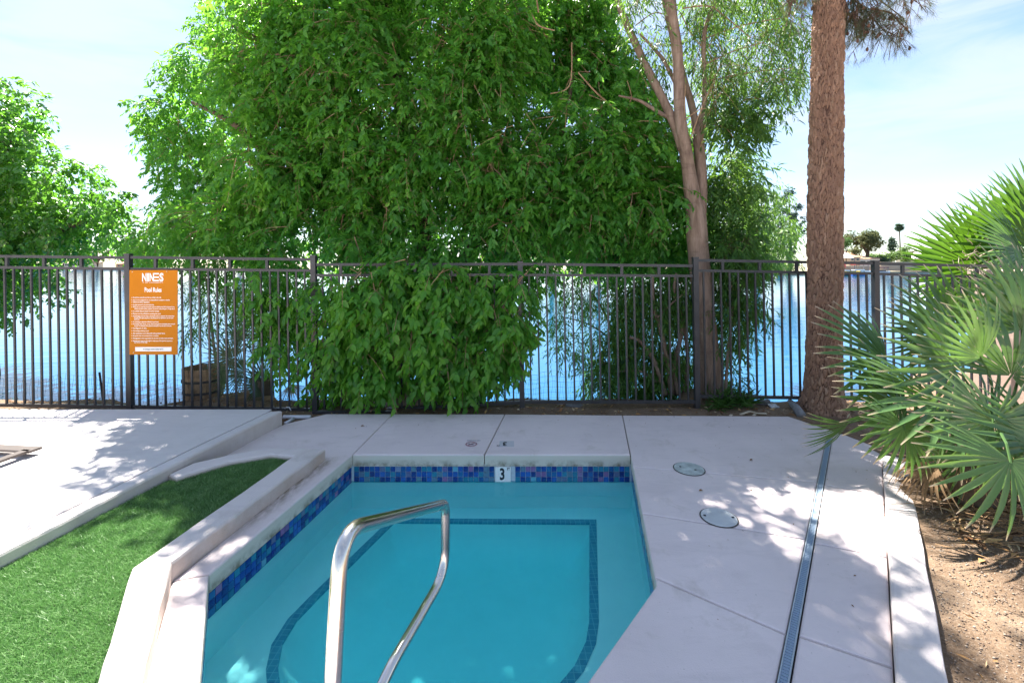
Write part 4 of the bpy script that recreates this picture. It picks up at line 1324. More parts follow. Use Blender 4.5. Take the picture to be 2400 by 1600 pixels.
# ------------------------------------------------------------------ willowy shrubs between fence and lake
def willow(name, label, base, stems, poly, nl, per, d0, d1, mat="leaf_dark", L=0.098, Wd=0.021, vb=0.5, r=(0.12, 0.28), cat="shrub"):
    e = empty(name, base)
    tag(e, label, cat)
    mb = MB()
    for s_ in stems:
        limb(mb, s_, 6)
    if stems:
        mb.build("stem", M["trunk_ash"], e, smooth=True)
    Lb = lobes_in(poly, nl, d0, d1, *r)
    C, D = lobe_sprays(Lb, per, None, down=0.7, shell=0.2)
    crown("foliage", [sprays(C, D, 9, 0.24, L, Wd, 0.55, fwd=0.8, vbase=rng.normal(vb, 0.2, len(C)))], M[mat], e)
    twigs(C, D, 0.24, 0.0022, 9).build("twigs", M["twig_dark"], e)["kind"] = "stuff"
willow("willow_shrub", "dark twiggy willow shrub with bare stems behind the fence, left of the tan trunk", (2.1, 6.75, -0.1),
       [[(1560, 925, 6.7, 14), (1545, 880, 6.7, 11), (1530, 840, 6.7, 10), (1500, 800, 6.7, 9), (1475, 790, 6.7, 6)], [(1575, 925, 6.75, 14), (1565, 850, 6.75, 12), (1548, 770, 6.75, 11), (1532, 720, 6.8, 9), (1530, 640, 6.8, 6)],
        [(1590, 925, 6.8, 16), (1580, 860, 6.8, 12), (1600, 760, 6.8, 10), (1580, 690, 6.8, 8), (1585, 640, 6.8, 5)], [(1540, 745, 6.7, 5), (1570, 715, 6.7, 4), (1600, 690, 6.7, 3)], [(1605, 925, 6.85, 14), (1612, 840, 6.85, 10), (1600, 740, 6.8, 8)], [(1450, 870, 6.7, 3), (1500, 870, 6.7, 5), (1540, 895, 6.7, 6)]],
       [(1470, 650), (1440, 760), (1370, 850), (1380, 925), (1500, 925), (1610, 915), (1625, 650)], 120, 19, 6.7, 7.6)
willow("hanging_willow", "bright hanging willow branches over the lake seen through the middle of the fence", (1.1, 7.6, -0.45),
       [[(1450, 900, 7.7, 8), (1440, 800, 7.6, 7), (1420, 740, 7.5, 6), (1390, 690, 7.4, 5)], [(1440, 800, 7.6, 5), (1380, 760, 7.4, 4), (1310, 740, 7.2, 2)]],
       [(1290, 640), (1300, 720), (1290, 820), (1330, 830), (1400, 800), (1440, 700), (1430, 640)], 26, 13, 6.9, 7.6, L=0.09, Wd=0.016, vb=0.85, r=(0.10, 0.2))
willow("leafy_shrub", "dense green shrub growing at the foot of the tan trunk on its right", (3.15, 6.5, -0.1),
       [[(1700, 935, 6.4, 8), (1705, 840, 6.5, 7), (1715, 740, 6.6, 6), (1718, 690, 6.6, 6), (1705, 640, 6.7, 4)]],
       [(1690, 600), (1690, 760), (1700, 930), (1740, 925), (1725, 780), (1765, 720), (1780, 560), (1690, 560)], 60, 17, 6.4, 7.2, L=0.10, Wd=0.02, vb=0.4)
willow("lakeside_willow", "pale loose willow on the lake bank between the tan trunk and the pine", (4.4, 9.0, -0.4),
       [[(1770, 760, 9.0, 9), (1765, 640, 9, 8), (1770, 560, 9.0, 6), (1790, 480, 9.0, 4)]],
       [(1700, 500), (1740, 440), (1800, 430), (1870, 430), (1880, 520), (1870, 600), (1800, 610), (1700, 640)], 60, 14, 8.2, 10.5, "leaf_narrow", 0.11, 0.022, 0.6, (0.16, 0.34), cat="tree")
willow("backlit_willow", "yellow-green willow sprays hanging beside the orange sign", (-4.6, 7.6, -0.45),
       [[(520, 960, 7.7, 8), (500, 800, 7.6, 7), (490, 700, 7.5, 5), (480, 640, 7.4, 4)]],
       [(425, 615), (430, 720), (445, 790), (520, 770), (600, 790), (660, 700), (640, 620)], 34, 15, 6.7, 7.8, L=0.09, Wd=0.016, vb=0.8, r=(0.10, 0.22))

# ------------------------------------------------------------------ pine on the right
pine = empty("pine_tree", (4.05, 5.85, -0.05))
tag(pine, "tall pine with a thick reddish scaly trunk in front of the fence", "tree")
PD = 5.85
path = [(1930, 985, 118), (1930, 948, 100), (1930, 920, 90), (1930, 835, 82), (1934, 670, 79), (1933, 513, 80), (1936, 357, 76), (1938, 178, 71), (1943, 0, 73), (1948, -200, 66), (1950, -500, 48), (1950, -800, 20)]
Pz = np.array([U(a, b, PD) for a, b, w in path]); Pr = np.array([w / 2 / F * PD * 0.87 for a, b, w in path])
zz = Pz[:, 2]
NZ, NA = 760, 190
zs = np.concatenate([np.linspace(zz[0], 5.4, NZ - 40), np.linspace(5.45, zz[-1], 40)])
cxs, rs = np.interp(zs, zz, Pz[:, 0]), np.interp(zs, zz, Pr)
th = np.linspace(0, 2 * np.pi, NA, endpoint=False)
TH, ZZ = np.meshgrid(th, zs)
# plated bark: stretched cells on the unrolled trunk
ncx, cz = 46, 0.115
su = TH / (2 * np.pi) * ncx + 0.8 * np.sin(ZZ * 5 + TH * 2) + 0.35 * np.sin(ZZ * 23 + TH * 7)
sv = ZZ / cz + 0.7 * np.sin(TH * 5 + ZZ * 3) + 0.4 * np.sin(TH * 19 + ZZ * 6)
cell_rng = np.random.default_rng(3)
tabx, taby, tabc = cell_rng.random((64, 256)), cell_rng.random((64, 256)), cell_rng.random((64, 256))
iu, iv = np.floor(su).astype(int), np.floor(sv).astype(int)
d1 = np.full(su.shape, 9.0); d2 = np.full(su.shape, 9.0); cid = np.zeros(su.shape)
for du in (-1, 0, 1):
    for dv in (-1, 0, 1):
        a, b = (iu + du) % ncx, (iv + dv) % 256
        fx_ = iu + du + tabx[a, b] - su
        fy_ = iv + dv + taby[a, b] - sv
        dd = np.sqrt(fx_ ** 2 + fy_ ** 2)
        m = dd < d1
        d2 = np.where(m, d1, np.minimum(d2, dd))
        cid = np.where(m, tabc[a, b], cid)
        d1 = np.where(m, dd, d1)
edge_ = np.clip((d2 - d1) / 0.45, 0, 1)
micro = np.sin(su * 17 + 3 * np.sin(sv * 5)) * np.sin(sv * 7 + su * 3)
prot = 0.016 * edge_ ** 0.8 + 0.018 * cid * edge_ + 0.004 * micro
rad = rs[:, None] * (1 + 0.03 * np.sin(TH * 2 + ZZ * 0.8)) - 0.020 + prot
flare = np.exp(-(ZZ + 0.05) / 0.16) * 0.05 * (1 + 0.8 * np.sin(TH * 5 + 1))
rad = rad + np.clip(flare, 0, 0.2)
V = np.stack([cxs[:, None] + rad * np.cos(TH), PD + rad * np.sin(TH), ZZ], 2).reshape(-1, 3)
ii, jj = np.meshgrid(np.arange(NA), np.arange(NZ - 1))
q = (jj * NA + ii).ravel(); q2 = (jj * NA + (ii + 1) % NA).ravel()
me = fast_mesh("trunk", V, [np.stack([q, q2, q2 + NA, q + NA], 1)], {"var": edge_.ravel(), "cell": np.clip(cid * 0.8 + 0.2 * rng.random(cid.shape), 0, 1).ravel()}, smooth=True)
mesh_obj("trunk", me, M["pine_bark"], pine)
# hanging twigs and needle tufts
def needle_tufts(C, D, k, Ln, wd):
    N = len(C)
    D = nz(D)
    ax = D[:, None, :] * 0.8 + rng.normal(0, 0.42, (N, k, 3))
    ax = nz(ax)
    L_ = Ln * rng.uniform(0.7, 1.15, (N, k, 1))
    c = C[:, None, :] + rng.normal(0, 0.012, (N, k, 3)) - D[:, None, :] * rng.uniform(0, 0.06, (N, k, 1))
    s_ = nz(np.cross(ax, rng.standard_normal((N, k, 3)))) * wd
    V = np.stack([c - s_, c + s_, c + ax * L_], 2).reshape(-1, 3)
    var = np.clip(rng.normal(0.35, 0.2, N), 0, 1)
    return V, np.repeat(var, k * 3)
tip_c, tip_d, tipw = [], [], MB()
def pine_branch(start, end, n, hang, spread):
    a, b = Vector(start), Vector(end)
    mid = (a + b) / 2 + Vector((0, 0, 0.10))
    tipw.tube([a, mid, b], [0.016, 0.011, 0.005], 5, cap=False)
    for i in range(n):
        t = random.uniform(0.15, 1.0)
        p = a.lerp(mid, t * 2) if t < 0.5 else mid.lerp(b, t * 2 - 1)
        ln = random.uniform(0.12, hang)
        e = p + Vector((random.gauss(0, spread), random.gauss(0, spread), -ln))
        kk = p.lerp(e, 0.5) + Vector((random.gauss(0, .04), random.gauss(0, .04), 0.02))
        tipw.tube([p, kk, e], [0.005, 0.004, 0.003], 3, cap=False)
        for _ in range(3):
            q_ = e + Vector((random.gauss(0, .06), random.gauss(0, .06), random.uniform(-.05, .08)))
            tipw.tube([kk, (kk + q_) / 2 + Vector((0, 0, .02)), q_], [0.003, 0.003, 0.0025], 3, cap=False)
            tip_c.append(q_); tip_d.append(((q_ - kk).normalized() + Vector((0, 0, -0.9))))
for st, en, n_, hg, sp in ((U(1960, -60, 5.8), U(2150, 5, 5.4), 20, 0.35, 0.09), (U(1960, -40, 5.85), U(2120, 45, 5.6), 34, 0.42, 0.10), (U(1955, -20, 5.8), U(2070, 70, 5.7), 40, 0.40, 0.09), (U(1960, 0, 5.9), U(2020, 95, 6.1), 26, 0.30, 0.09),
                     (U(1960, -80, 5.8), U(2180, -10, 5.8), 12, 0.25, 0.10), (U(2040, 20, 5.6), U(2135, 80, 5.5), 9, 0.10, 0.05), (U(1925, -60, 5.8), U(1840, 0, 5.6), 16, 0.28, 0.08), (U(1925, -30, 5.9), U(1870, 30, 6.1), 10, 0.25, 0.08)):
    pine_branch(st, en, n_, hg, sp)
nvis = len(tip_c)
V1, v1 = needle_tufts(np.array([tuple(p) for p in tip_c]), np.array([tuple(p) for p in tip_d]), 24, 0.13, 0.0011)
upc, upd = [], []
for x, y, z, r_ in [(4.1, 5.8, 7.6, 1.2), (3.6, 5.4, 8.6, 1.1), (4.6, 5.6, 8.4, 1.1), (4.1, 6.0, 9.6, 1.0), (3.2, 5.0, 7.2, .8), (4.9, 5.2, 7.0, .8), (3.9, 4.8, 7.6, .8)]:
    for _ in range(95):
        u = nz(rng.standard_normal(3)) * r_ * rng.random() ** 0.5
        upc.append((x + u[0], y + u[1], z + u[2])); upd.append((u[0], u[1], u[2] + 0.2))
V2, v2 = needle_tufts(np.array(upc), np.array(upd), 36, 0.22, 0.0045)
V = np.concatenate([V1, V2])
me = fast_mesh("needles", V, [np.arange(len(V)).reshape(-1, 3)], {"var": np.concatenate([v1 + 0.1, v2])})
mesh_obj("needles", me, M["needle"], pine)["kind"] = "stuff"
tipw.build("branch", M["twig_dark"], pine)
cones = MB()
for i in range(0, nvis, 9):
    p = tip_c[i]
    cones.lathe((p.x, p.y, p.z - 0.01), [(0.002, -0.028), (0.015, -0.012), (0.017, 0.004), (0.007, 0.024), (0.001, 0.030)], 6)
cones.build("cones", M["twig_dark"], pine)["kind"] = "stuff"

# ------------------------------------------------------------------ fan palms
def frond_mesh(name, Rad, nl, span, web, droop, fold=0.22, wmul=1.0, seed=0, tipfrac=1.0):
    rr = np.random.default_rng(seed)
    Vs, Fs, tp, va = [], [], [], []
    base = 0
    v0 = rr.normal(0.45, 0.18)
    for i in range(nl):
        a = -span / 2 + span * (i + 0.5) / nl + rr.normal(0, 0.015)
        ln = Rad * (1 - 0.32 * (abs(a) / (math.pi)) ** 1.6) * rr.uniform(0.90, 1.06)
        da = span / nl
        d = np.array([math.sin(a), math.cos(a), 0]); s_ = np.array([math.cos(a), -math.sin(a), 0])
        bend = droop * rr.uniform(0.7, 1.4)
        ts = (0.03, 0.20, web, 0.55 + web * 0.2, 0.82, 0.97)
        hw = [ln * t * math.tan(da / 2) * 1.02 for t in ts[:3]]
        w0 = hw[2]
        hw += [w0 * 0.86 * wmul, w0 * 0.48 * wmul, w0 * 0.12]
        twist = rr.normal(0, 0.15)
        for t, h in zip(ts, hw):
            z = -bend * Rad * max(0, t - 0.25) ** 2.2 + 0.03 * Rad * math.sin(t * 3)
            c = d * ln * t + np.array([0, 0, z])
            up = fold * h * 1.6
            Vs += [c - s_ * h + np.array([0, 0, up + twist * h]), c + np.array([0, 0, -up * 0.4]), c + s_ * h + np.array([0, 0, up - twist * h])]
            tp += [t * tipfrac] * 3
        vv = np.clip(v0 + rr.normal(0, 0.10), 0, 1)
        va += [vv] * (3 * len(ts))
        for k in range(len(ts) - 1):
            for j in (0, 1):
                b = base + k * 3 + j
                Fs.append((b, b + 1, b + 4, b + 3))
        base += 3 * len(ts)
    return fast_mesh(name, np.array(Vs), [np.array(Fs)], {"tip": np.array(tp), "var": np.array(va)})
fseed = [100]
def frond(parent, hub, axis, normal, Rad, mat, root, nl=30, span=4.4, web=0.42, droop=0.25, petmat="palm", wmul=1.0, tipfrac=1.0):
    fseed[0] += 1
    axis = Vector(axis).normalized()
    nrm = Vector(normal); nrm = (nrm - axis * nrm.dot(axis)).normalized()
    xx = axis.cross(nrm)
    me = frond_mesh("frond", Rad, nl, span, web, droop, wmul=wmul, seed=fseed[0], tipfrac=tipfrac)
    M4 = Matrix(((xx.x, axis.x, nrm.x, hub[0]), (xx.y, axis.y, nrm.y, hub[1]), (xx.z, axis.z, nrm.z, hub[2]), (0, 0, 0, 1)))
    me.transform(M4)
    o = mesh_obj("frond", me, M[mat], parent)
    h = Vector(hub); r0 = Vector(root)
    ctrl = h - axis * (h - r0).length * 0.45
    pts = [r0 * (1 - t) ** 2 + ctrl * 2 * t * (1 - t) + (h + axis * 0.02) * t * t for t in np.linspace(0, 1, 7)]
    mb = MB().tube(pts, list(np.linspace(0.013, 0.006, 7)), 5)
    pme = mb.build("petiole", M[petmat], o)
    for nm in ("var", "tip"):
        a = pme.data.attributes.new(nm, 'FLOAT', 'POINT')
        a.data.foreach_set("value", [0.6 if nm == "var" else 0.0] * len(pme.data.vertices))
    return o

pa = empty("fan_palm", (3.45, 3.40, 0.05))
tag(pa, "bushy green fan palm spreading from the gravel bed over the deck's corner", "palm")
rootA = (3.45, 3.40, 0.30)
def ax2(deg, toward):
    return (math.cos(R(deg)), -toward, math.sin(R(deg)))
# hub px, py, depth, radius px, direction, toward viewer, normal
FA = [
    (2078, 843, 3.95, 178, 172, 0.15, (0.0, -0.9, 0.55), 3.6), (2238, 868, 3.55, 215, 160, 0.2, (-.1, -0.9, 0.5), 4.4), (2300, 838, 3.45, 160, 130, 0.1, (-.3, -1, .2), 2.4),
    (2205, 945, 3.45, 235, 172, 0.25, (0.1, -0.5, 0.9), 2.6), (2108, 945, 3.75, 175, 190, 0.3, (0, -0.95, 0.4), 3.2), (2118, 1002, 3.25, 118, 262, 0.5, (0, -0.85, 0.6), 5.0),
    (1990, 990, 4.15, 125, 200, 0.1, (0.2, -1, -0.2), 1.3), (2328, 985, 2.95, 172, 250, 0.4, (0, -1, 0.35), 5.6), (2368, 1078, 2.72, 195, 248, 0.5, (0, -0.9, 0.6), 4.2),
    (2250, 770, 4.3, 170, 140, 0.0, (0, -1, 0.3), 3.4), (2330, 790, 3.9, 165, 105, 0.0, (0.1, -1, 0.2), 3.4), (2395, 775, 3.55, 165, 95, 0.0, (0, -1, 0.1), 3.0),
    (2215, 790, 4.5, 150, 150, 0.0, (0, -1, 0.4), 3.6), (2370, 880, 3.5, 175, 60, 0.1, (0, -1, .3), 4.2), 
    (2400, 960, 3.2, 160, 300, 0.3, (0, -1, .4), 4.4), (2365, 700, 4.2, 140, 85, 0, (0, -1, .2), 3.4),
    (2440, 1040, 2.9, 190, 210, 0.4, (0, -1, .4), 4.2),
    (2260, 1060, 3.4, 120, 240, 0.2, (0, -1, .4), 4.0), (2420, 730, 3.7, 160, 110, 0, (0, -1, .2), 3.2),
]
for px, py, d, rp, dg, tw_, nr, sp in FA:
    hub = U(px, py, d)
    nr = np.array(nr) + rng.normal(0, 0.12, 3)
    frond(pa, hub, ax2(dg, tw_), nr, rp / F * d * 1.04, "palm", rootA, nl=int(6 + sp * 4.3), span=sp, web=0.38, droop=0.22, wmul=1.12)
for k in range(5):                                        # dead skirt under the crown
    a = rng.uniform(0, 2 * math.pi)
    hub = np.array(rootA) + np.array([0.28 * math.cos(a), 0.28 * math.sin(a), -0.02 + 0.12 * rng.random()])
    frond(pa, hub, (math.cos(a), math.sin(a), -1.0), (math.cos(a), math.sin(a), 0.7), 0.38, "palm_dead", rootA, nl=14, span=2.0, web=0.35, droop=0.4, petmat="palm_dead")
tr = MB().tube([(3.45, 3.40, -0.1), (3.44, 3.40, 0.25), (3.46, 3.42, 0.50)], [0.15, 0.17, 0.10], 14)
tr.build("trunk", M["trunk_dark"], pa)
fib = MB()
for k in range(240):
    a = rng.uniform(0, 2 * math.pi); r_ = rng.uniform(0.12, 0.2); z = rng.uniform(0.02, 0.45)
    p = Vector((3.45 + r_ * math.cos(a), 3.40 + r_ * math.sin(a), z))
    e = p + Vector((math.cos(a) * rng.uniform(.03, .14), math.sin(a) * rng.uniform(.03, .14), rng.uniform(-.10, .08)))
    fib.tube([p, e], [0.005, 0.002], 3, cap=False)
fib.build("leaf_bases", M["deadleaf"], pa)["kind"] = "stuff"

pb = empty("young_fan_palm", (8.3, 7.2, -0.05))
tag(pb, "large yellow-green fan palm behind the fence at the right", "palm")
rootB = (8.3, 7.2, 0.5)
for px, py, d, rp, dg, tw_, nr, sp, mt in [
    (2292, 628, 7.0, 185, 158, 0.0, (0, -1, 0.15), 2.9, "palm_yellow"), (2400, 585, 7.0, 200, 140, 0.0, (0.1, -1, 0.1), 2.7, "palm_yellow"), (2395, 592, 6.7, 150, 170, 0.2, (0, -1, 0.3), 2.6, "palm"),
    (2420, 520, 7.2, 150, 110, 0, (0, -1, 0.1), 2.8, "palm"), (2260, 650, 7.3, 150, 175, 0, (0, -1, 0.3), 2.6, "palm_yellow"), (2340, 600, 7.4, 170, 150, 0, (0, -1, 0.1), 2.8, "palm"), (2460, 600, 6.9, 200, 125, 0, (0, -1, 0.1), 2.8, "palm_yellow"), (2330, 690, 7.0, 140, 190, 0, (0, -1, 0.3), 2.8, "palm_yellow")]:
    frond(pb, U(px, py, d), ax2(dg, tw_), np.array(nr) + rng.normal(0, .08, 3), rp / F * d, mt, rootB, nl=24, span=sp, web=0.58, droop=0.08, petmat="palm_yellow", tipfrac=0.93)
MB().tube([(8.3, 7.2, -0.2), (8.3, 7.2, 0.7)], [0.22, 0.18], 12).build("trunk", M["trunk_dark"], pb)
ded = MB()
for k in range(46):
    p = Vector(U(rng.uniform(2255, 2330), rng.uniform(560, 660), rng.uniform(6.7, 7.1)))
    q_ = p + Vector((rng.normal(0, .10), rng.normal(0, .05), rng.uniform(-.02, .22)))
    ded.tube([p, (p + q_) / 2 + Vector((rng.normal(0, .03), 0, 0)), q_], [0.006, 0.006, 0.003], 4, cap=False)
ded.build("flower_stalks", M["palefiber"], pb)["kind"] = "stuff"

pc = empty("drooping_fan_palm", (-3.55, 6.55, -0.05))
tag(pc, "dull olive fan palm with dead brown leaves beside the wooden planter", "palm")
rootC = (-3.55, 6.55, 0.10)
for px, py, d, rp, dg, tw_, sp, mt in [
    (567, 793, 6.5, 66, 130, 0, 4.6, "palm_dull"), (546, 838, 6.45, 72, 165, 0.1, 4.6, "palm_dull"), (612, 835, 6.5, 62, 115, 0, 3.2, "palm_dull"), (574, 870, 6.5, 92, 178, 0, 3.0, "palm_dull"), (605, 905, 6.45, 78, 205, 0.1, 3.6, "palm_dull"),
    (640, 800, 6.6, 70, 100, 0, 3.4, "palm_dull"), (530, 880, 6.6, 66, 185, 0, 3.4, "palm_dull"), (655, 850, 6.5, 60, 80, 0, 3, "palm_dull"), (620, 890, 6.7, 70, 150, 0, 4, "palm_dull"), (590, 930, 6.4, 60, 200, .3, 3, "palm_dead"), (640, 925, 6.4, 60, 250, .2, 2.2, "palm_dead"), (680, 900, 6.5, 60, 290, .1, 2.2, "palm_dead"), (660, 760, 6.7, 66, 95, 0, 3, "palm_dull")]:
    frond(pc, U(px, py, d), ax2(dg, tw_), np.array((0, -1, 0.3)) + rng.normal(0, .2, 3), rp / F * d * 1.1, mt, rootC, nl=26, span=sp, web=0.28, droop=0.2, petmat="palm_dull", wmul=0.8)
MB().tube([(-3.55, 6.55, -0.3), (-3.55, 6.55, 0.2)], [0.13, 0.11], 10).build("trunk", M["trunk_dark"], pc)

# ------------------------------------------------------------------ small things along the fence
# half-barrel planter
bx_, by_ = U(478, 905, 6.65)[0], 6.65
bar_ = empty("wooden_planter", (bx_, by_, -0.1))
tag(bar_, "weathered half-barrel wooden planter with dark hoops behind the fence", "planter")
NS = 22
prof = [(-0.14, 0.235), (0.10, 0.262), (0.36, 0.270)]
for k in range(NS):
    a0, a1 = 2 * math.pi * (k + 0.03) / NS, 2 * math.pi * (k + 0.97) / NS
    jr = random.gauss(0, 0.002)
    vs, fs = [], []
    for z, r_ in prof:
        for rr_, a in ((r_ + jr, a0), (r_ + jr, a1), (r_ - 0.02, a1), (r_ - 0.02, a0)):
            vs.append((bx_ + rr_ * math.cos(a), by_ + rr_ * math.sin(a), z + (random.uniform(-.006, .006) if z > 0.3 else 0)))
    for i in range(2):
        for j in range(4):
            fs.append((i * 4 + j, i * 4 + (j + 1) % 4, (i + 1) * 4 + (j + 1) % 4, (i + 1) * 4 + j))
    fs.append((8, 9, 10, 11))
    MB().add(vs, fs).build("stave", M["wood"], bar_)
for z, r_ in ((0.185, 0.2705), (0.02, 0.258)):
    MB().lathe((bx_, by_, z), [(r_, -0.016), (r_ + 0.004, -0.016), (r_ + 0.004, 0.016), (r_, 0.016)], 32).build("hoop", M["iron"], bar_)
MB().lathe((bx_, by_, 0.0), [(0.24, 0.26), (0.1, 0.28)], 20).build("potting_soil", M["soil"], bar_)

def boulder(name, c, r3, mat, label, cat, seed, sub=3, amp=0.25):
    bm = bmesh.new()
    bmesh.ops.create_icosphere(bm, subdivisions=sub, radius=1)
    for v in bm.verts:
        k_ = 1 + amp * mnoise.noise(v.co * 1.3 + Vector((seed, 0, 0))) + amp * 0.35 * mnoise.noise(v.co * 4 + Vector((seed, 2, 0)))
        v.co = Vector((v.co.x * r3[0], v.co.y * r3[1], v.co.z * r3[2])) * k_ + Vector(c)
    me = bpy.data.meshes.new(name)
    bm.to_mesh(me); bm.free()
    me.polygons.foreach_set("use_smooth", [True] * len(me.polygons))
    o = mesh_obj(name, me, mat)
    return tag(o, label, cat)
c = U(965, 925, 6.22); boulder("boulder", (c[0], 6.24, 0.02), (0.28, 0.16, 0.24), M["rock"], "tan boulder half hidden by leaves behind the sagging fence panel", "boulder", 3.1)
c = W(1312, 947, -0.04); boulder("flat_stone", (c[0], c[1] + .02, -0.04), (0.10, 0.05, 0.045), M["stone_grey"], "small pale flat stone under the fence, left one of two", "stone", 8.1)
c = W(1345, 951, -0.04); boulder("flat_stone", (c[0], c[1], -0.05), (0.13, 0.06, 0.055), M["stone_grey"], "larger dark flat stone under the fence, right one of two", "stone", 5.1)
c = W(1793, 946, -0.02); boulder("broken_stone", (c[0], c[1], 0.0), (0.10, 0.06, 0.04), M["stone_grey"], "broken grey stone on the soil left of the pine", "stone", 6.7, amp=0.5)
c = W(1812, 955, -0.02); boulder("broken_stone", (c[0], c[1], 0.0), (0.06, 0.05, 0.03), M["lid"], "small pale broken stone chip nearest the grey log", "stone", 2.7, amp=0.5)
lp0, lp1 = W(1852, 948, 0.0), W(1878, 976, 0.0)
lg_ = MB().tube([(lp0[0], lp0[1], 0.04), ((lp0[0] + lp1[0]) / 2, (lp0[1] + lp1[1]) / 2, 0.045), (lp1[0], lp1[1], 0.02)], [0.035, 0.048, 0.05], 10)
tag(lg_.build("grey_log", M["stone_grey"], smooth=True), "short grey weathered log lying before the pine trunk", "log")
strip = [W(1735, 970), W(1757, 966), W(1775, 967), W(1796, 968)]
ms = MB()
for i in range(3):
    ms.bar((strip[i][0], strip[i][1], -0.005 + 0.02 * (i == 1)), (strip[i + 1][0], strip[i + 1][1], -0.005 + 0.02 * (i == 0)), 0.03, 0.006)
tag(ms.build("bark_strip", M["palefiber"]), "long pale curved dead leaf strip on the soil behind the deck", "dead leaf")
for (a, b), lab in (((1713, 973), "short pale dead leaf chip at the deck's back edge, left of the long strip"), ((1768, 972), "short pale dead leaf chip just in front of the long curved strip")):
    p = W(a, b)
    tag(MB().bar((p[0] - .02, p[1] - .02, 0.0), (p[0] + .02, p[1] + .02, 0.004), 0.03, 0.005).build("leaf_chip", M["palefiber"]), lab, "dead leaf")
c = W(1654, 940, -0.02)
cone = MB()
for k in range(5):
    z = 0.012 + 0.016 * k
    r_ = (0.03, 0.042, 0.04, 0.03, 0.015)[k]
    for j in range(9):
        a = 2 * math.pi * (j + 0.5 * (k % 2)) / 9
        cone.box((c[0] + r_ * math.cos(a), c[1] + r_ * math.sin(a), z - 0.02), (0.018, 0.012, 0.010), a)
tag(cone.build("pine_cone", M["twig_dark"]), "brown pine cone on the soil beside the fence post", "pine cone")

# white irrigation pipes in the corner of the deck
a, b = W(664, 977, -0.03), W(728, 977, -0.03)
tag(MB().tube([(a[0], a[1], -0.03), (b[0], b[1], -0.03)], 0.024, 10).build("white_pipe", M["pvc"], smooth=True), "long white pipe lying on the soil under the fence post", "pipe")
a, b = W(664, 992, -0.03), W(684, 984, -0.03)
tag(MB().tube([(a[0] + .02, a[1], -0.03), (b[0], b[1] + .05, -0.03)], 0.018, 10).build("white_pipe", M["pvc"], smooth=True), "short white pipe end in the corner by the raised deck", "pipe")
hz = [U(668, 957, 5.95), U(672, 954, 5.92), U(678, 954, 5.9), U(682, 962, 5.88)]
tag(MB().tube([tuple(p) for p in hz], 0.007, 6).build("cable", M["pvc"], smooth=True), "short pale loop of cable over the fence's bottom rail", "cable")

# stake and wire mesh by the water
a, b = U(233, 872, 6.42), U(243, 948, 6.38)
tag(MB().bar(tuple(a), tuple(b), 0.02, 0.02).build("metal_stake", M["hose"]), "thin leaning black stake at the water's edge", "stake")
def wire_net(px0, px1, label, top):
    m = MB()
    n_ = int((px1 - px0) / 9)
    prev = None
    for i in range(n_ + 1):
        px = px0 + (px1 - px0) * i / n_
        sag = 5 * math.sin(px / 37.0) + 3 * math.sin(px / 13.0)
        colp = []
        for j in range(7):
            py = top + sag + (945 - top - sag) * j / 6
            p = U(px + 2.2 * math.sin(j * 1.1 + px), py + rng.normal(0, 0.8), 6.44 + 0.03 * math.sin(px / 21))
            colp.append(tuple(p))
        m.tube(colp, 0.0017, 3, cap=False)
        if prev:
            for j in range(7):
                m.tube([prev[j], colp[j]], 0.0017, 3, cap=False)
        prev = colp
    o = m.build("wire_net", mat_plain("thin_wire_" + str(px0), (0.13, 0.15, 0.16), 0.5, 0.1, 5, 0))
    tag(o, label, "wire fence")
wire_net(-30, 436, "sagging wire net along the water left of the wooden planter", 882)
wire_net(1185, 1420, "wire net along the water behind the middle fence post", 872)

# weeds at the foot of the trunk
def weed(px, py, d, n_, L, label, spread=0.14):
    c = U(px, py, d)
    c[2] = gz(c[0], c[1])
    e = empty("weed_tuft", tuple(c))
    tag(e, label, "weed")
    Cc = c + rng.normal(0, 1, (n_, 3)) * np.array([spread, spread * 0.5, 0.0])
    Dd = rng.normal(0, 0.45, (n_, 3)); Dd[:, 2] += 1.0
    o = mesh_obj("blades", leaf_mesh("blades", *sprays(Cc, Dd, 5, L, L * 0.8, 0.012, -0.1, fwd=0.9), rich=False, curl=0.35), M["weed"], e)
    o["kind"] = "stuff"
weed(1725, 935, 6.05, 90, 0.20, "dense green weeds round the foot of the tan trunk")
weed(1680, 940, 5.95, 34, 0.11, "low green weed tuft beside the pine cone", 0.10)
weed(1560, 925, 6.45, 40, 0.14, "bright weed tuft under the willow stems behind the fence", 0.10)

# low dark bars meeting in a corner on the raised deck
lf = empty("corner_bars", (-4.4, 4.1, ZR))
tag(lf, "low brown bars meeting in a corner on the sunlit raised deck", "lounger")
zf_ = ZR + 0.05
a, b, c = W(-70, 1046, zf_), W(84, 1054, zf_), W(-60, 1100, zf_)
MB().bar((a[0], a[1], zf_), (b[0], b[1], zf_), 0.10, 0.022).build("side_bar", M["taupe"], lf)
MB().bar((c[0], c[1], zf_), (b[0] - .06, b[1] - .015, zf_), 0.07, 0.022).build("end_bar", M["taupe"], lf)
for px, py in ((44, 1062), (-55, 1092), (-60, 1050)):
    p = W(px, py, ZR + 0.02)
    MB().box((p[0], p[1], ZR + 0.02), (0.03, 0.03, 0.04)).build("foot", M["hose"], lf)

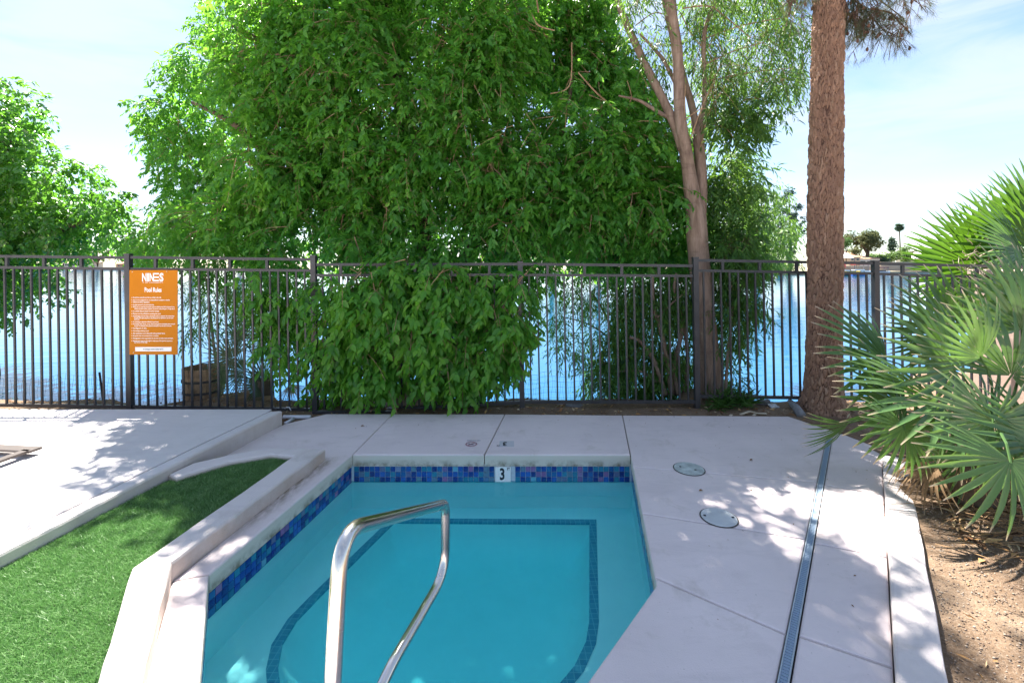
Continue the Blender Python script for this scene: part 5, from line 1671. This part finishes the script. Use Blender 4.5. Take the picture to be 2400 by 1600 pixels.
# ------------------------------------------------------------------ gravel, litter
def scatter_stones(n_, region, smin, smax, name, label, dens=None):
    P = np.asarray(region); lo, hi = P.min(0), P.max(0)
    x = rng.uniform(lo[0], hi[0], n_ * 3); y = rng.uniform(lo[1], hi[1], n_ * 3)
    k = in_poly(P, x, y)
    x, y = x[k][:n_], y[k][:n_]
    if dens is not None:
        k = rng.random(len(x)) < dens(x, y)
        x, y = x[k], y[k]
    m = len(x)
    z = np.array([gz(a, b) for a, b in zip(x, y)])
    s_ = smin + (smax - smin) * rng.random(m) ** 3
    oct_ = np.array([(1, 0, 0), (0, 1, 0), (-1, 0, 0), (0, -1, 0), (0, 0, .8), (0, 0, -.8)], float)
    V = oct_[None] * s_[:, None, None] * rng.uniform(0.55, 1.25, (m, 6, 1))
    a = rng.uniform(0, 6.28, m); ca, sa = np.cos(a), np.sin(a)
    V = np.stack([V[:, :, 0] * ca[:, None] - V[:, :, 1] * sa[:, None], V[:, :, 0] * sa[:, None] + V[:, :, 1] * ca[:, None], V[:, :, 2]], 2)
    V += np.stack([x, y, z + s_ * 0.25], 1)[:, None, :]
    b = (np.arange(m) * 6)[:, None]
    F_ = np.concatenate([b + np.array(f) for f in ((0, 1, 4), (1, 2, 4), (2, 3, 4), (3, 0, 4), (1, 0, 5), (2, 1, 5), (3, 2, 5), (0, 3, 5))])
    o = mesh_obj(name, fast_mesh(name, V.reshape(-1, 3), [F_], {"var": np.repeat(rng.random(m), 6)}), M["gravel"])
    tag(o, label, "gravel", kind="stuff")
bed = [(1.86, 1.9), (3.66, 4.15), (3.8, 4.6), (6.0, 5.2), (6.0, 1.0), (1.3, 1.0)]
scatter_stones(42000, bed, 0.0025, 0.009, "gravel", "loose fine gravel in the planting bed under the fan palm")
def litter(n_, region, Lm, name, label, pitch=0.5):
    P = np.asarray(region); lo, hi = P.min(0), P.max(0)
    x = rng.uniform(lo[0], hi[0], n_ * 3); y = rng.uniform(lo[1], hi[1], n_ * 3)
    k = in_poly(P, x, y)
    x, y = x[k][:n_], y[k][:n_]
    m = len(x)
    z = np.array([gz(a, b) for a, b in zip(x, y)]) + 0.006
    A = rng.standard_normal((m, 3)); A[:, 2] *= 0.25
    N = rng.normal(0, 0.4, (m, 3)); N[:, 2] += 1
    L_ = Lm * rng.uniform(0.4, 1.2, m)
    o = mesh_obj(name, leaf_mesh(name, np.stack([x, y, z], 1), A, N, L_, L_ * rng.uniform(0.05, pitch, m), rng.random(m), rich=False), M["litter"])
    tag(o, label, "leaf litter", kind="stuff")
litter(2600, [(-2.3, 5.66), (3.3, 5.6), (3.8, 5.0), (5.2, 5.2), (5.2, 6.4), (-9, 6.5), (-9, 5.4), (-2.7, 5.4)], 0.07, "leaf_litter", "dry fallen leaves on the soil strip along the fence")
litter(900, [(2.9, 3.0), (3.55, 3.95), (4.3, 3.9), (4.3, 2.7), (3.2, 2.65)], 0.11, "palm_litter", "brown dead leaf litter heaped at the foot of the fan palm", 0.35)
litter(420, bed, 0.06, "scattered_litter", "scattered dry leaf bits over the gravel bed")
# straw-like dead strands at the palm foot
st = MB()
for k in range(90):
    p = Vector((rng.normal(3.35, 0.28), rng.normal(3.05, 0.16), 0))
    p.z = gz(p.x, p.y) + rng.uniform(0.005, 0.04)
    a = rng.normal(-0.2, 0.5) + (math.pi if rng.random() < .5 else 0)
    ln = rng.uniform(0.10, 0.34)
    q_ = p + Vector((math.cos(a) * ln, math.sin(a) * ln, rng.uniform(-.01, .02)))
    q_.z = gz(q_.x, q_.y) + rng.uniform(0.004, 0.02)
    st.tube([p, (p + q_) / 2 + Vector((0, 0, .012)), q_], [0.0028, 0.0028, 0.0015], 3, cap=False)
tag(st.build("straw", M["deadleaf"]), "brown straw strands lying in front of the fan palm", "straw", kind="stuff")
cx_ = rng.uniform(-2.2, 3.4, 400); cy_ = rng.uniform(2.0, 5.6, 400)
k = ~in_poly(np.array([(-2.2, 2), (-1.9, 4.6), (1.2, 4.6), (0.95, 2.6), (0.2, 1.5), (-1.9, 1.5)]), cx_, cy_) & (cx_ < 3.498 - (4.30 - cy_) * 0.788 - 0.05) & (cx_ > -2.1)
k &= (rng.random(400) < 0.30) | (cy_ > 5.2)
m_ = k.sum()
Lc = 0.016 * rng.uniform(0.4, 1.6, m_)
tag(mesh_obj("deck_litter", leaf_mesh("deck_litter", np.stack([cx_[k], cy_[k], np.full(m_, 0.004)], 1), rng.standard_normal((m_, 3)) * np.array([1, 1, .1]), np.array([0, 0, 1.0]) + rng.normal(0, .3, (m_, 3)), Lc, Lc * 0.4, rng.random(m_) * 0.6, rich=False), M["litter"]),
    "tiny dry leaf crumbs scattered over the pale deck slabs", "leaf litter", kind="stuff")
# a few dead leaf crumbs on the deck
for px, py, lab in ((845, 1000, "tiny dark leaf crumb on the slab behind the lawn curb"), (1638, 1152, "small curled brown leaf on the deck between the two lids"), (1757, 1080, "tiny brown leaf crumb on the deck towards the drain"), (1032, 1276, None)):
    if lab is None:
        continue
    p = W(px, py)
    m = leaf_mesh("fallen_leaf", np.array([[p[0], p[1], 0.006]]), np.array([[1.0, 0.4, 0.1]]), np.array([[0.1, -0.3, 1.0]]), np.array([0.045]), np.array([0.02]), np.array([0.3]), cup=0.4)
    tag(mesh_obj("fallen_leaf", m, M["litter"]), lab, "leaf")

# ------------------------------------------------------------------ far shore
def far_tree(name, label, px, py_top, py_base, wpx, d, mat, n_=900, trunk=True, group=None, squash=1.0, leaf=0.6, cat="tree", bare=0.35):
    top, bot = U(px, py_top, d), U(px, py_base, d)
    H_ = top[2] - bot[2]; w_ = wpx / F * d / 2
    e = empty(name, tuple(bot))
    tag(e, label, cat, group)
    nl = 16
    lo = bare if trunk else 0.05
    Lb = []
    for k in range(nl):
        u = nz(rng.standard_normal(3)) * rng.random() ** 0.4
        zc = lo + (1 - lo) * (0.5 + 0.42 * u[2])
        taper = 1 if squash >= 1 else 1 - (zc - lo) / (1 - lo) * (1 - squash)
        Lb.append((bot[0] + u[0] * w_ * 0.8 * taper, d + u[1] * w_ * 0.8 * taper, bot[2] + H_ * zc, min(w_, H_ * 0.5) * rng.uniform(0.22, 0.4) * max(0.35, taper)))
    C, D = lobe_sprays(np.array(Lb), max(4, n_ // (nl * 5)), None, shell=0.3)
    crown("crown", [sprays(C, D, 5, leaf * 0.8, leaf, leaf * 0.5, 0.3)], M[mat], e, rich=False)
    if trunk:
        mb = MB()
        mb.tube([tuple(bot - np.array([0, 0, .5])), (bot[0] + w_ * 0.05, d, bot[2] + H_ * lo), (bot[0], d, bot[2] + H_ * 0.8)], [w_ * 0.10, w_ * 0.08, w_ * 0.03], 6)
        for sg_ in (-1, 1):
            mb.tube([(bot[0], d, bot[2] + H_ * lo * 0.6), (bot[0] + sg_ * w_ * 0.3, d, bot[2] + H_ * (lo + .2)), (bot[0] + sg_ * w_ * 0.5, d, bot[2] + H_ * (lo + .4))], [w_ * 0.06, w_ * .05, w_ * .02], 5)
        mb.build("trunk", M["trunk_dark"], e)
    return e
far_tree("olive_tree", "broad grey-olive spreading tree on the far shore right of the pine", 2032, 531, 607, 92, 140, "far_olive", 6500, leaf=0.55, bare=0.30)
far_tree("far_conifer", "thin dark conifer on the far shore beside the tall palm", 2090, 547, 612, 34, 150, "far_conifer", 900, squash=0.35, leaf=0.6)
far_tree("round_bush_tree", "round green tree on the far shore under the tall palm", 2112, 573, 620, 66, 142, "far_green", 1600, False)
far_tree("low_bush", "low dark bush on the far shore right of the olive tree", 2066, 598, 618, 34, 138, "far_conifer", 600, False)
far_tree("shore_tree", "bright green tree on the far shore hard against the pine's right side", 1983, 548, 616, 26, 132, "far_green", 700)
far_tree("grey_shrub", "small grey-green shrub on the far shore left of the olive tree", 2003, 575, 612, 34, 136, "far_olive", 600, False)
far_tree("tall_conifer", "tall blue-green conifer on the far shore left of the pine trunk", 1850, 432, 630, 110, 108, "far_conifer", 3600, squash=0.4, leaf=0.5, bare=0.12)
far_tree("second_conifer", "slender grey conifer crown rising behind the pale willow", 1775, 395, 630, 110, 115, "far_conifer", 3200, squash=0.4, leaf=0.5, bare=0.12)
far_tree("bank_shrub", "low green shrub on the bank edge seen between fence pickets left of the pine", 1815, 612, 642, 120, 103, "far_green", 900, False)
for i, (px, yt, w_, d, mt, lab) in enumerate([
    (60, 545, 110, 214, "far_conifer", "dark far tree behind the round-leaved tree"), (150, 575, 80, 212, "far_green", "low far tree over the pale stone house"), (225, 560, 90, 215, "far_green", "far green tree in the gap left of the sign"),
    (290, 545, 80, 218, "far_conifer", "darker far tree directly above the sign's post"), (365, 560, 90, 214, "far_green", "far tree behind the willow sprays by the sign"), (450, 540, 110, 212, "far_olive", "far olive tree behind the tree's lower left edge"),
    (560, 540, 120, 208, "far_green", "far tree hidden behind the leafy tree's left half"), (1290, 455, 170, 140, "far_green", "far green tree seen through the middle fence panel"), (1400, 450, 170, 135, "far_conifer", "far dark tree seen behind the hanging willow"),
    (1500, 460, 160, 130, "far_green", "far tree behind the willow shrub stems"), (1715, 500, 120, 118, "far_olive", "far olive tree just right of the tan trunk"), (1620, 455, 150, 122, "far_green", "far tree directly behind the tan trunk"),
    (2060, 588, 60, 160, "far_green", "low far tree filling the gap between the olive tree and the palm"), (2150, 586, 70, 165, "far_olive", "pale far tree right of the tall palm's trunk"), (2200, 580, 80, 168, "far_green", "far tree behind the white house at the right"), (2270, 584, 90, 160, "far_conifer", "dark far tree behind the fan palm fronds"), (1960, 575, 50, 150, "far_green", "far tree peeking out right behind the pine trunk")]):
    far_tree("far_tree", lab, px, yt, 622, w_, d, mt, 1500, group="trees along the far shore", bare=0.12, leaf=0.8)
# tall palm
pt = U(2108, 532, 180); pbs = U(2110, 618, 180)
e = empty("tall_palm", tuple(pbs))
tag(e, "tall slim palm silhouetted on the far shore", "palm")
MB().tube([tuple(pbs), tuple((pt + pbs) / 2 + np.array([0.1, 0, 0])), tuple(pt)], [0.32, 0.24, 0.2], 7).build("trunk", M["trunk_dark"], e)
for k in range(34):
    a = rng.uniform(0, 2 * math.pi); el = rng.uniform(-1.35, 1.25)
    ax = np.array((math.cos(a) * math.cos(el), math.sin(a) * math.cos(el), math.sin(el)))
    me = frond_mesh("frond", 1.9, 9, 2.6, 0.5, 0.35, seed=int(900 + k))
    ax_ = Vector(ax); nr = Vector((0, 0, 1)) - ax_ * ax_.z
    nr = (nr if nr.length > 0.1 else Vector((1, 0, 0))).normalized(); xx = ax_.cross(nr)
    hub = Vector(pt) + ax_ * 0.25
    me.transform(Matrix(((xx.x, ax_.x, nr.x, hub.x), (xx.y, ax_.y, nr.y, hub.y), (xx.z, ax_.z, nr.z, hub.z), (0, 0, 0, 1))))
    mesh_obj("frond", me, M["far_conifer"], e)

def house(name, label, px0, px1, py_eave, py_ridge, py_base, d, wall, roof, depth=8, win=2, cat="house"):
    a, b = U(px0, py_base, d), U(px1, py_base, d)
    ze, zr = U(px0, py_eave, d)[2], U(px0, py_ridge, d)[2]
    e = empty(name, tuple((a + b) / 2))
    tag(e, label, cat)
    w_ = b[0] - a[0]
    MB().box(((a[0] + b[0]) / 2, d + depth / 2, (ze + a[2] - 1) / 2), (w_, depth, ze - a[2] + 1)).build("wall", M[wall], e)
    o_ = 0.5
    x0, x1, y0, y1, ym = a[0] - o_, b[0] + o_, d - o_, d + depth + o_, d + depth / 2
    hip = min(w_ * 0.25, depth / 2)
    vs = [(x0, y0, ze), (x1, y0, ze), (x1, y1, ze), (x0, y1, ze), (x0 + hip, ym, zr), (x1 - hip, ym, zr)]
    MB().add(vs, [(0, 1, 5, 4), (2, 3, 4, 5), (1, 2, 5), (3, 0, 4), (3, 2, 1, 0)]).build("roof", M[roof], e)
    for k in range(win):
        xc = a[0] + w_ * (k + 0.5) / win
        f = MB().box((xc, d - 0.03, (ze + a[2]) / 2), (w_ * 0.28, 0.08, (ze - a[2]) * 0.45)).build("window", M["far_wall"], e)
        MB().box((xc, d - 0.08, (ze + a[2]) / 2), (w_ * 0.24, 0.04, (ze - a[2]) * 0.38)).build("pane", M["far_glass"], f)
house("tan_house", "tan house with a pale orange roof on the far shore below the olive tree", 1991, 2016, 602, 588, 614, 133, "far_tan", "far_roof", 10)
house("white_house", "long white waterfront house with a flat tan roof right of the red boat", 2014, 2062, 606, 599, 624, 136, "far_wall", "far_roof", 10, 3)
house("hidden_house", "white house with a pale roof half hidden behind the fan palm fronds", 2180, 2245, 606, 588, 622, 136, "far_wall", "far_wall", 12, 3)
house("grey_roofed_house", "low house with a dark grey roof on the bank left of the pine", 1738, 1790, 634, 618, 640, 106, "far_wall", "far_grey", 8, 2)
house("stone_house", "pale stone lakeside house between the left tree and the sign", 150, 196, 616, 606, 626, 208, "far_wall", "far_tan", 10, 3)
house("brown_cabin", "small brown cabin by the water beside the sign post", 272, 286, 618, 613, 627, 207, "far_roof", "far_roof", 6, 1)
house("grey_boathouse", "grey boathouse behind the blue boat above the sign", 300, 345, 612, 604, 626, 209, "far_grey", "far_grey", 8, 2)
# low shoreline walls
def farwall(px0, px1, y0, y1, d, mat, label):
    a, b = U(px0, y1, d), U(px1, y0, d)
    tag(MB().box(((a[0] + b[0]) / 2, d, (a[2] + b[2]) / 2), (b[0] - a[0], 0.6, b[2] - a[2])).build("shore_wall", M[mat], ), label, "wall")
farwall(2062, 2260, 614, 634, 131, "far_tan", "long tan retaining wall along the far shore right of the fence post")
farwall(1970, 2062, 624, 637, 128, "far_tan", "low tan retaining wall behind the moored boats")
farwall(90, 300, 626, 634, 203, "far_tan", "low sandy retaining wall on the left far shore")
# white canopy
e = empty("white_canopy", tuple(U(1978, 616, 128)))
tag(e, "white pointed canopy at the far waterside against the pine trunk", "canopy")
a, b = U(1960, 605, 128), U(1990, 605, 128); tp_ = U(1974, 584, 128)
MB().add([(a[0], 126, a[2]), (b[0], 126, a[2]), (b[0], 131, a[2]), (a[0], 131, a[2]), (tp_[0], 128.5, tp_[2])], [(0, 1, 4), (1, 2, 4), (2, 3, 4), (3, 0, 4), (3, 2, 1, 0)]).build("cloth_roof", M["far_wall"], e)
for x, y in ((a[0], 126), (b[0], 126), (b[0], 131), (a[0], 131)):
    MB().box((x, y, a[2] / 2), (0.15, 0.15, a[2])).build("pole", M["far_grey"], e)

def boat(name, label, px, py, lpx, d, hull, top=None, toph=0.0):
    c = U(px, py, d)
    L_ = lpx / F * d
    z0 = -0.5
    e = empty(name, (c[0], d, z0))
    tag(e, label, "boat", "boats moored at the far shore")
    w_, h_ = L_ * 0.32, max(0.45, L_ * 0.13)
    secs = [(-0.5, 0.85, 0.0), (-0.15, 1.0, 0.0), (0.25, 0.85, 0.05), (0.5, 0.05, 0.22)]
    vs, fs = [], []
    for t, k_, up_ in secs:
        for yy, zz_ in ((-0.5 * k_, h_ * (1 + up_)), (-0.32 * k_, 0.0), (0.32 * k_, 0.0), (0.5 * k_, h_ * (1 + up_))):
            vs.append((c[0] + t * L_, d + yy * w_, z0 - 0.05 + zz_))
    for i in range(3):
        for j in range(3):
            fs.append((i * 4 + j, i * 4 + j + 1, (i + 1) * 4 + j + 1, (i + 1) * 4 + j))
        fs.append((i * 4, (i + 1) * 4, (i + 1) * 4 + 3, i * 4 + 3))
    fs.append((0, 3, 2, 1))
    MB().add(vs, fs).build("hull", M[hull], e)
    MB().box((c[0] - 0.08 * L_, d, z0 + h_ * 1.15), (L_ * 0.5, w_ * 0.6, h_ * 0.45)).build("seat_deck", M["b_black"], e)
    if top:
        zt = z0 + h_ + toph
        MB().box((c[0] - 0.05 * L_, d, zt), (L_ * 0.7, w_ * 1.1, 0.22)).build("canopy", M[top], e)
        for sx_ in (-0.35, 0.25):
            for sy_ in (-0.45, 0.45):
                MB().box((c[0] + sx_ * L_, d + sy_ * w_, z0 + h_ + toph / 2), (0.09, 0.09, toph)).build("canopy_pole", M["far_grey"], e)
boat("pontoon_boat", "boat with a bright red canopy at the far dock right of the pine", 2018, 632, 46, 122, "b_hull", "b_red", 1.7)
boat("canoe", "long yellow canoe at the far waterline beside the pine", 1996, 638, 44, 118, "b_yellow")
boat("motorboat", "white motorboat moored behind the yellow canoe", 2012, 634, 50, 120.5, "b_hull")
boat("motorboat", "blue-hulled motorboat floating nearest to the fence", 2013, 645, 34, 100, "b_blue", "b_hull", 0.7)
boat("motorboat", "dark-hulled little boat left of the blue one", 1984, 645, 20, 100, "b_black", "b_hull", 0.6)
boat("pontoon_boat", "maroon covered boat right of the fence post on the far shore", 2068, 634, 36, 126, "b_hull", "b_maroon", 1.0)
boat("motorboat", "blue and white boat on the left far shore above the sign", 318, 627, 42, 200, "b_blue", "b_hull", 1.4)
# red flowers / parasol beside the canopy
e = empty("red_parasol", tuple(U(1976, 640, 124)))
tag(e, "red folded parasol under the white canopy on the far dock", "parasol")
c = U(1976, 608, 124)
MB().lathe((c[0], 124, c[2] - 2.2), [(0.7, 0), (0.55, 1.2), (0.05, 2.2)], 10).build("cloth", M["b_red"], e)
MB().box((c[0], 124, c[2] - 3.0), (0.08, 0.08, 1.9)).build("pole", M["far_grey"], e)

# stucco pillar behind the palm at the right end of the fence
a, b = W(2365, 1010), W(2500, 1010)
pw_ = empty("stucco_pillar", (6.55, 5.9, 0))
tag(pw_, "pinkish stucco pillar behind the fan palm at the end of the fence", "pillar")
slab("shaft", [(6.28, 5.55), (6.95, 5.55), (6.95, 6.2), (6.28, 6.2)], 1.72, 1.9, M["pink_wall"], pw_, r=0.02)
slab("cap", [(6.24, 5.51), (6.99, 5.51), (6.99, 6.24), (6.24, 6.24)], 1.785, 0.063, M["pink_wall"], pw_, r=0.015)
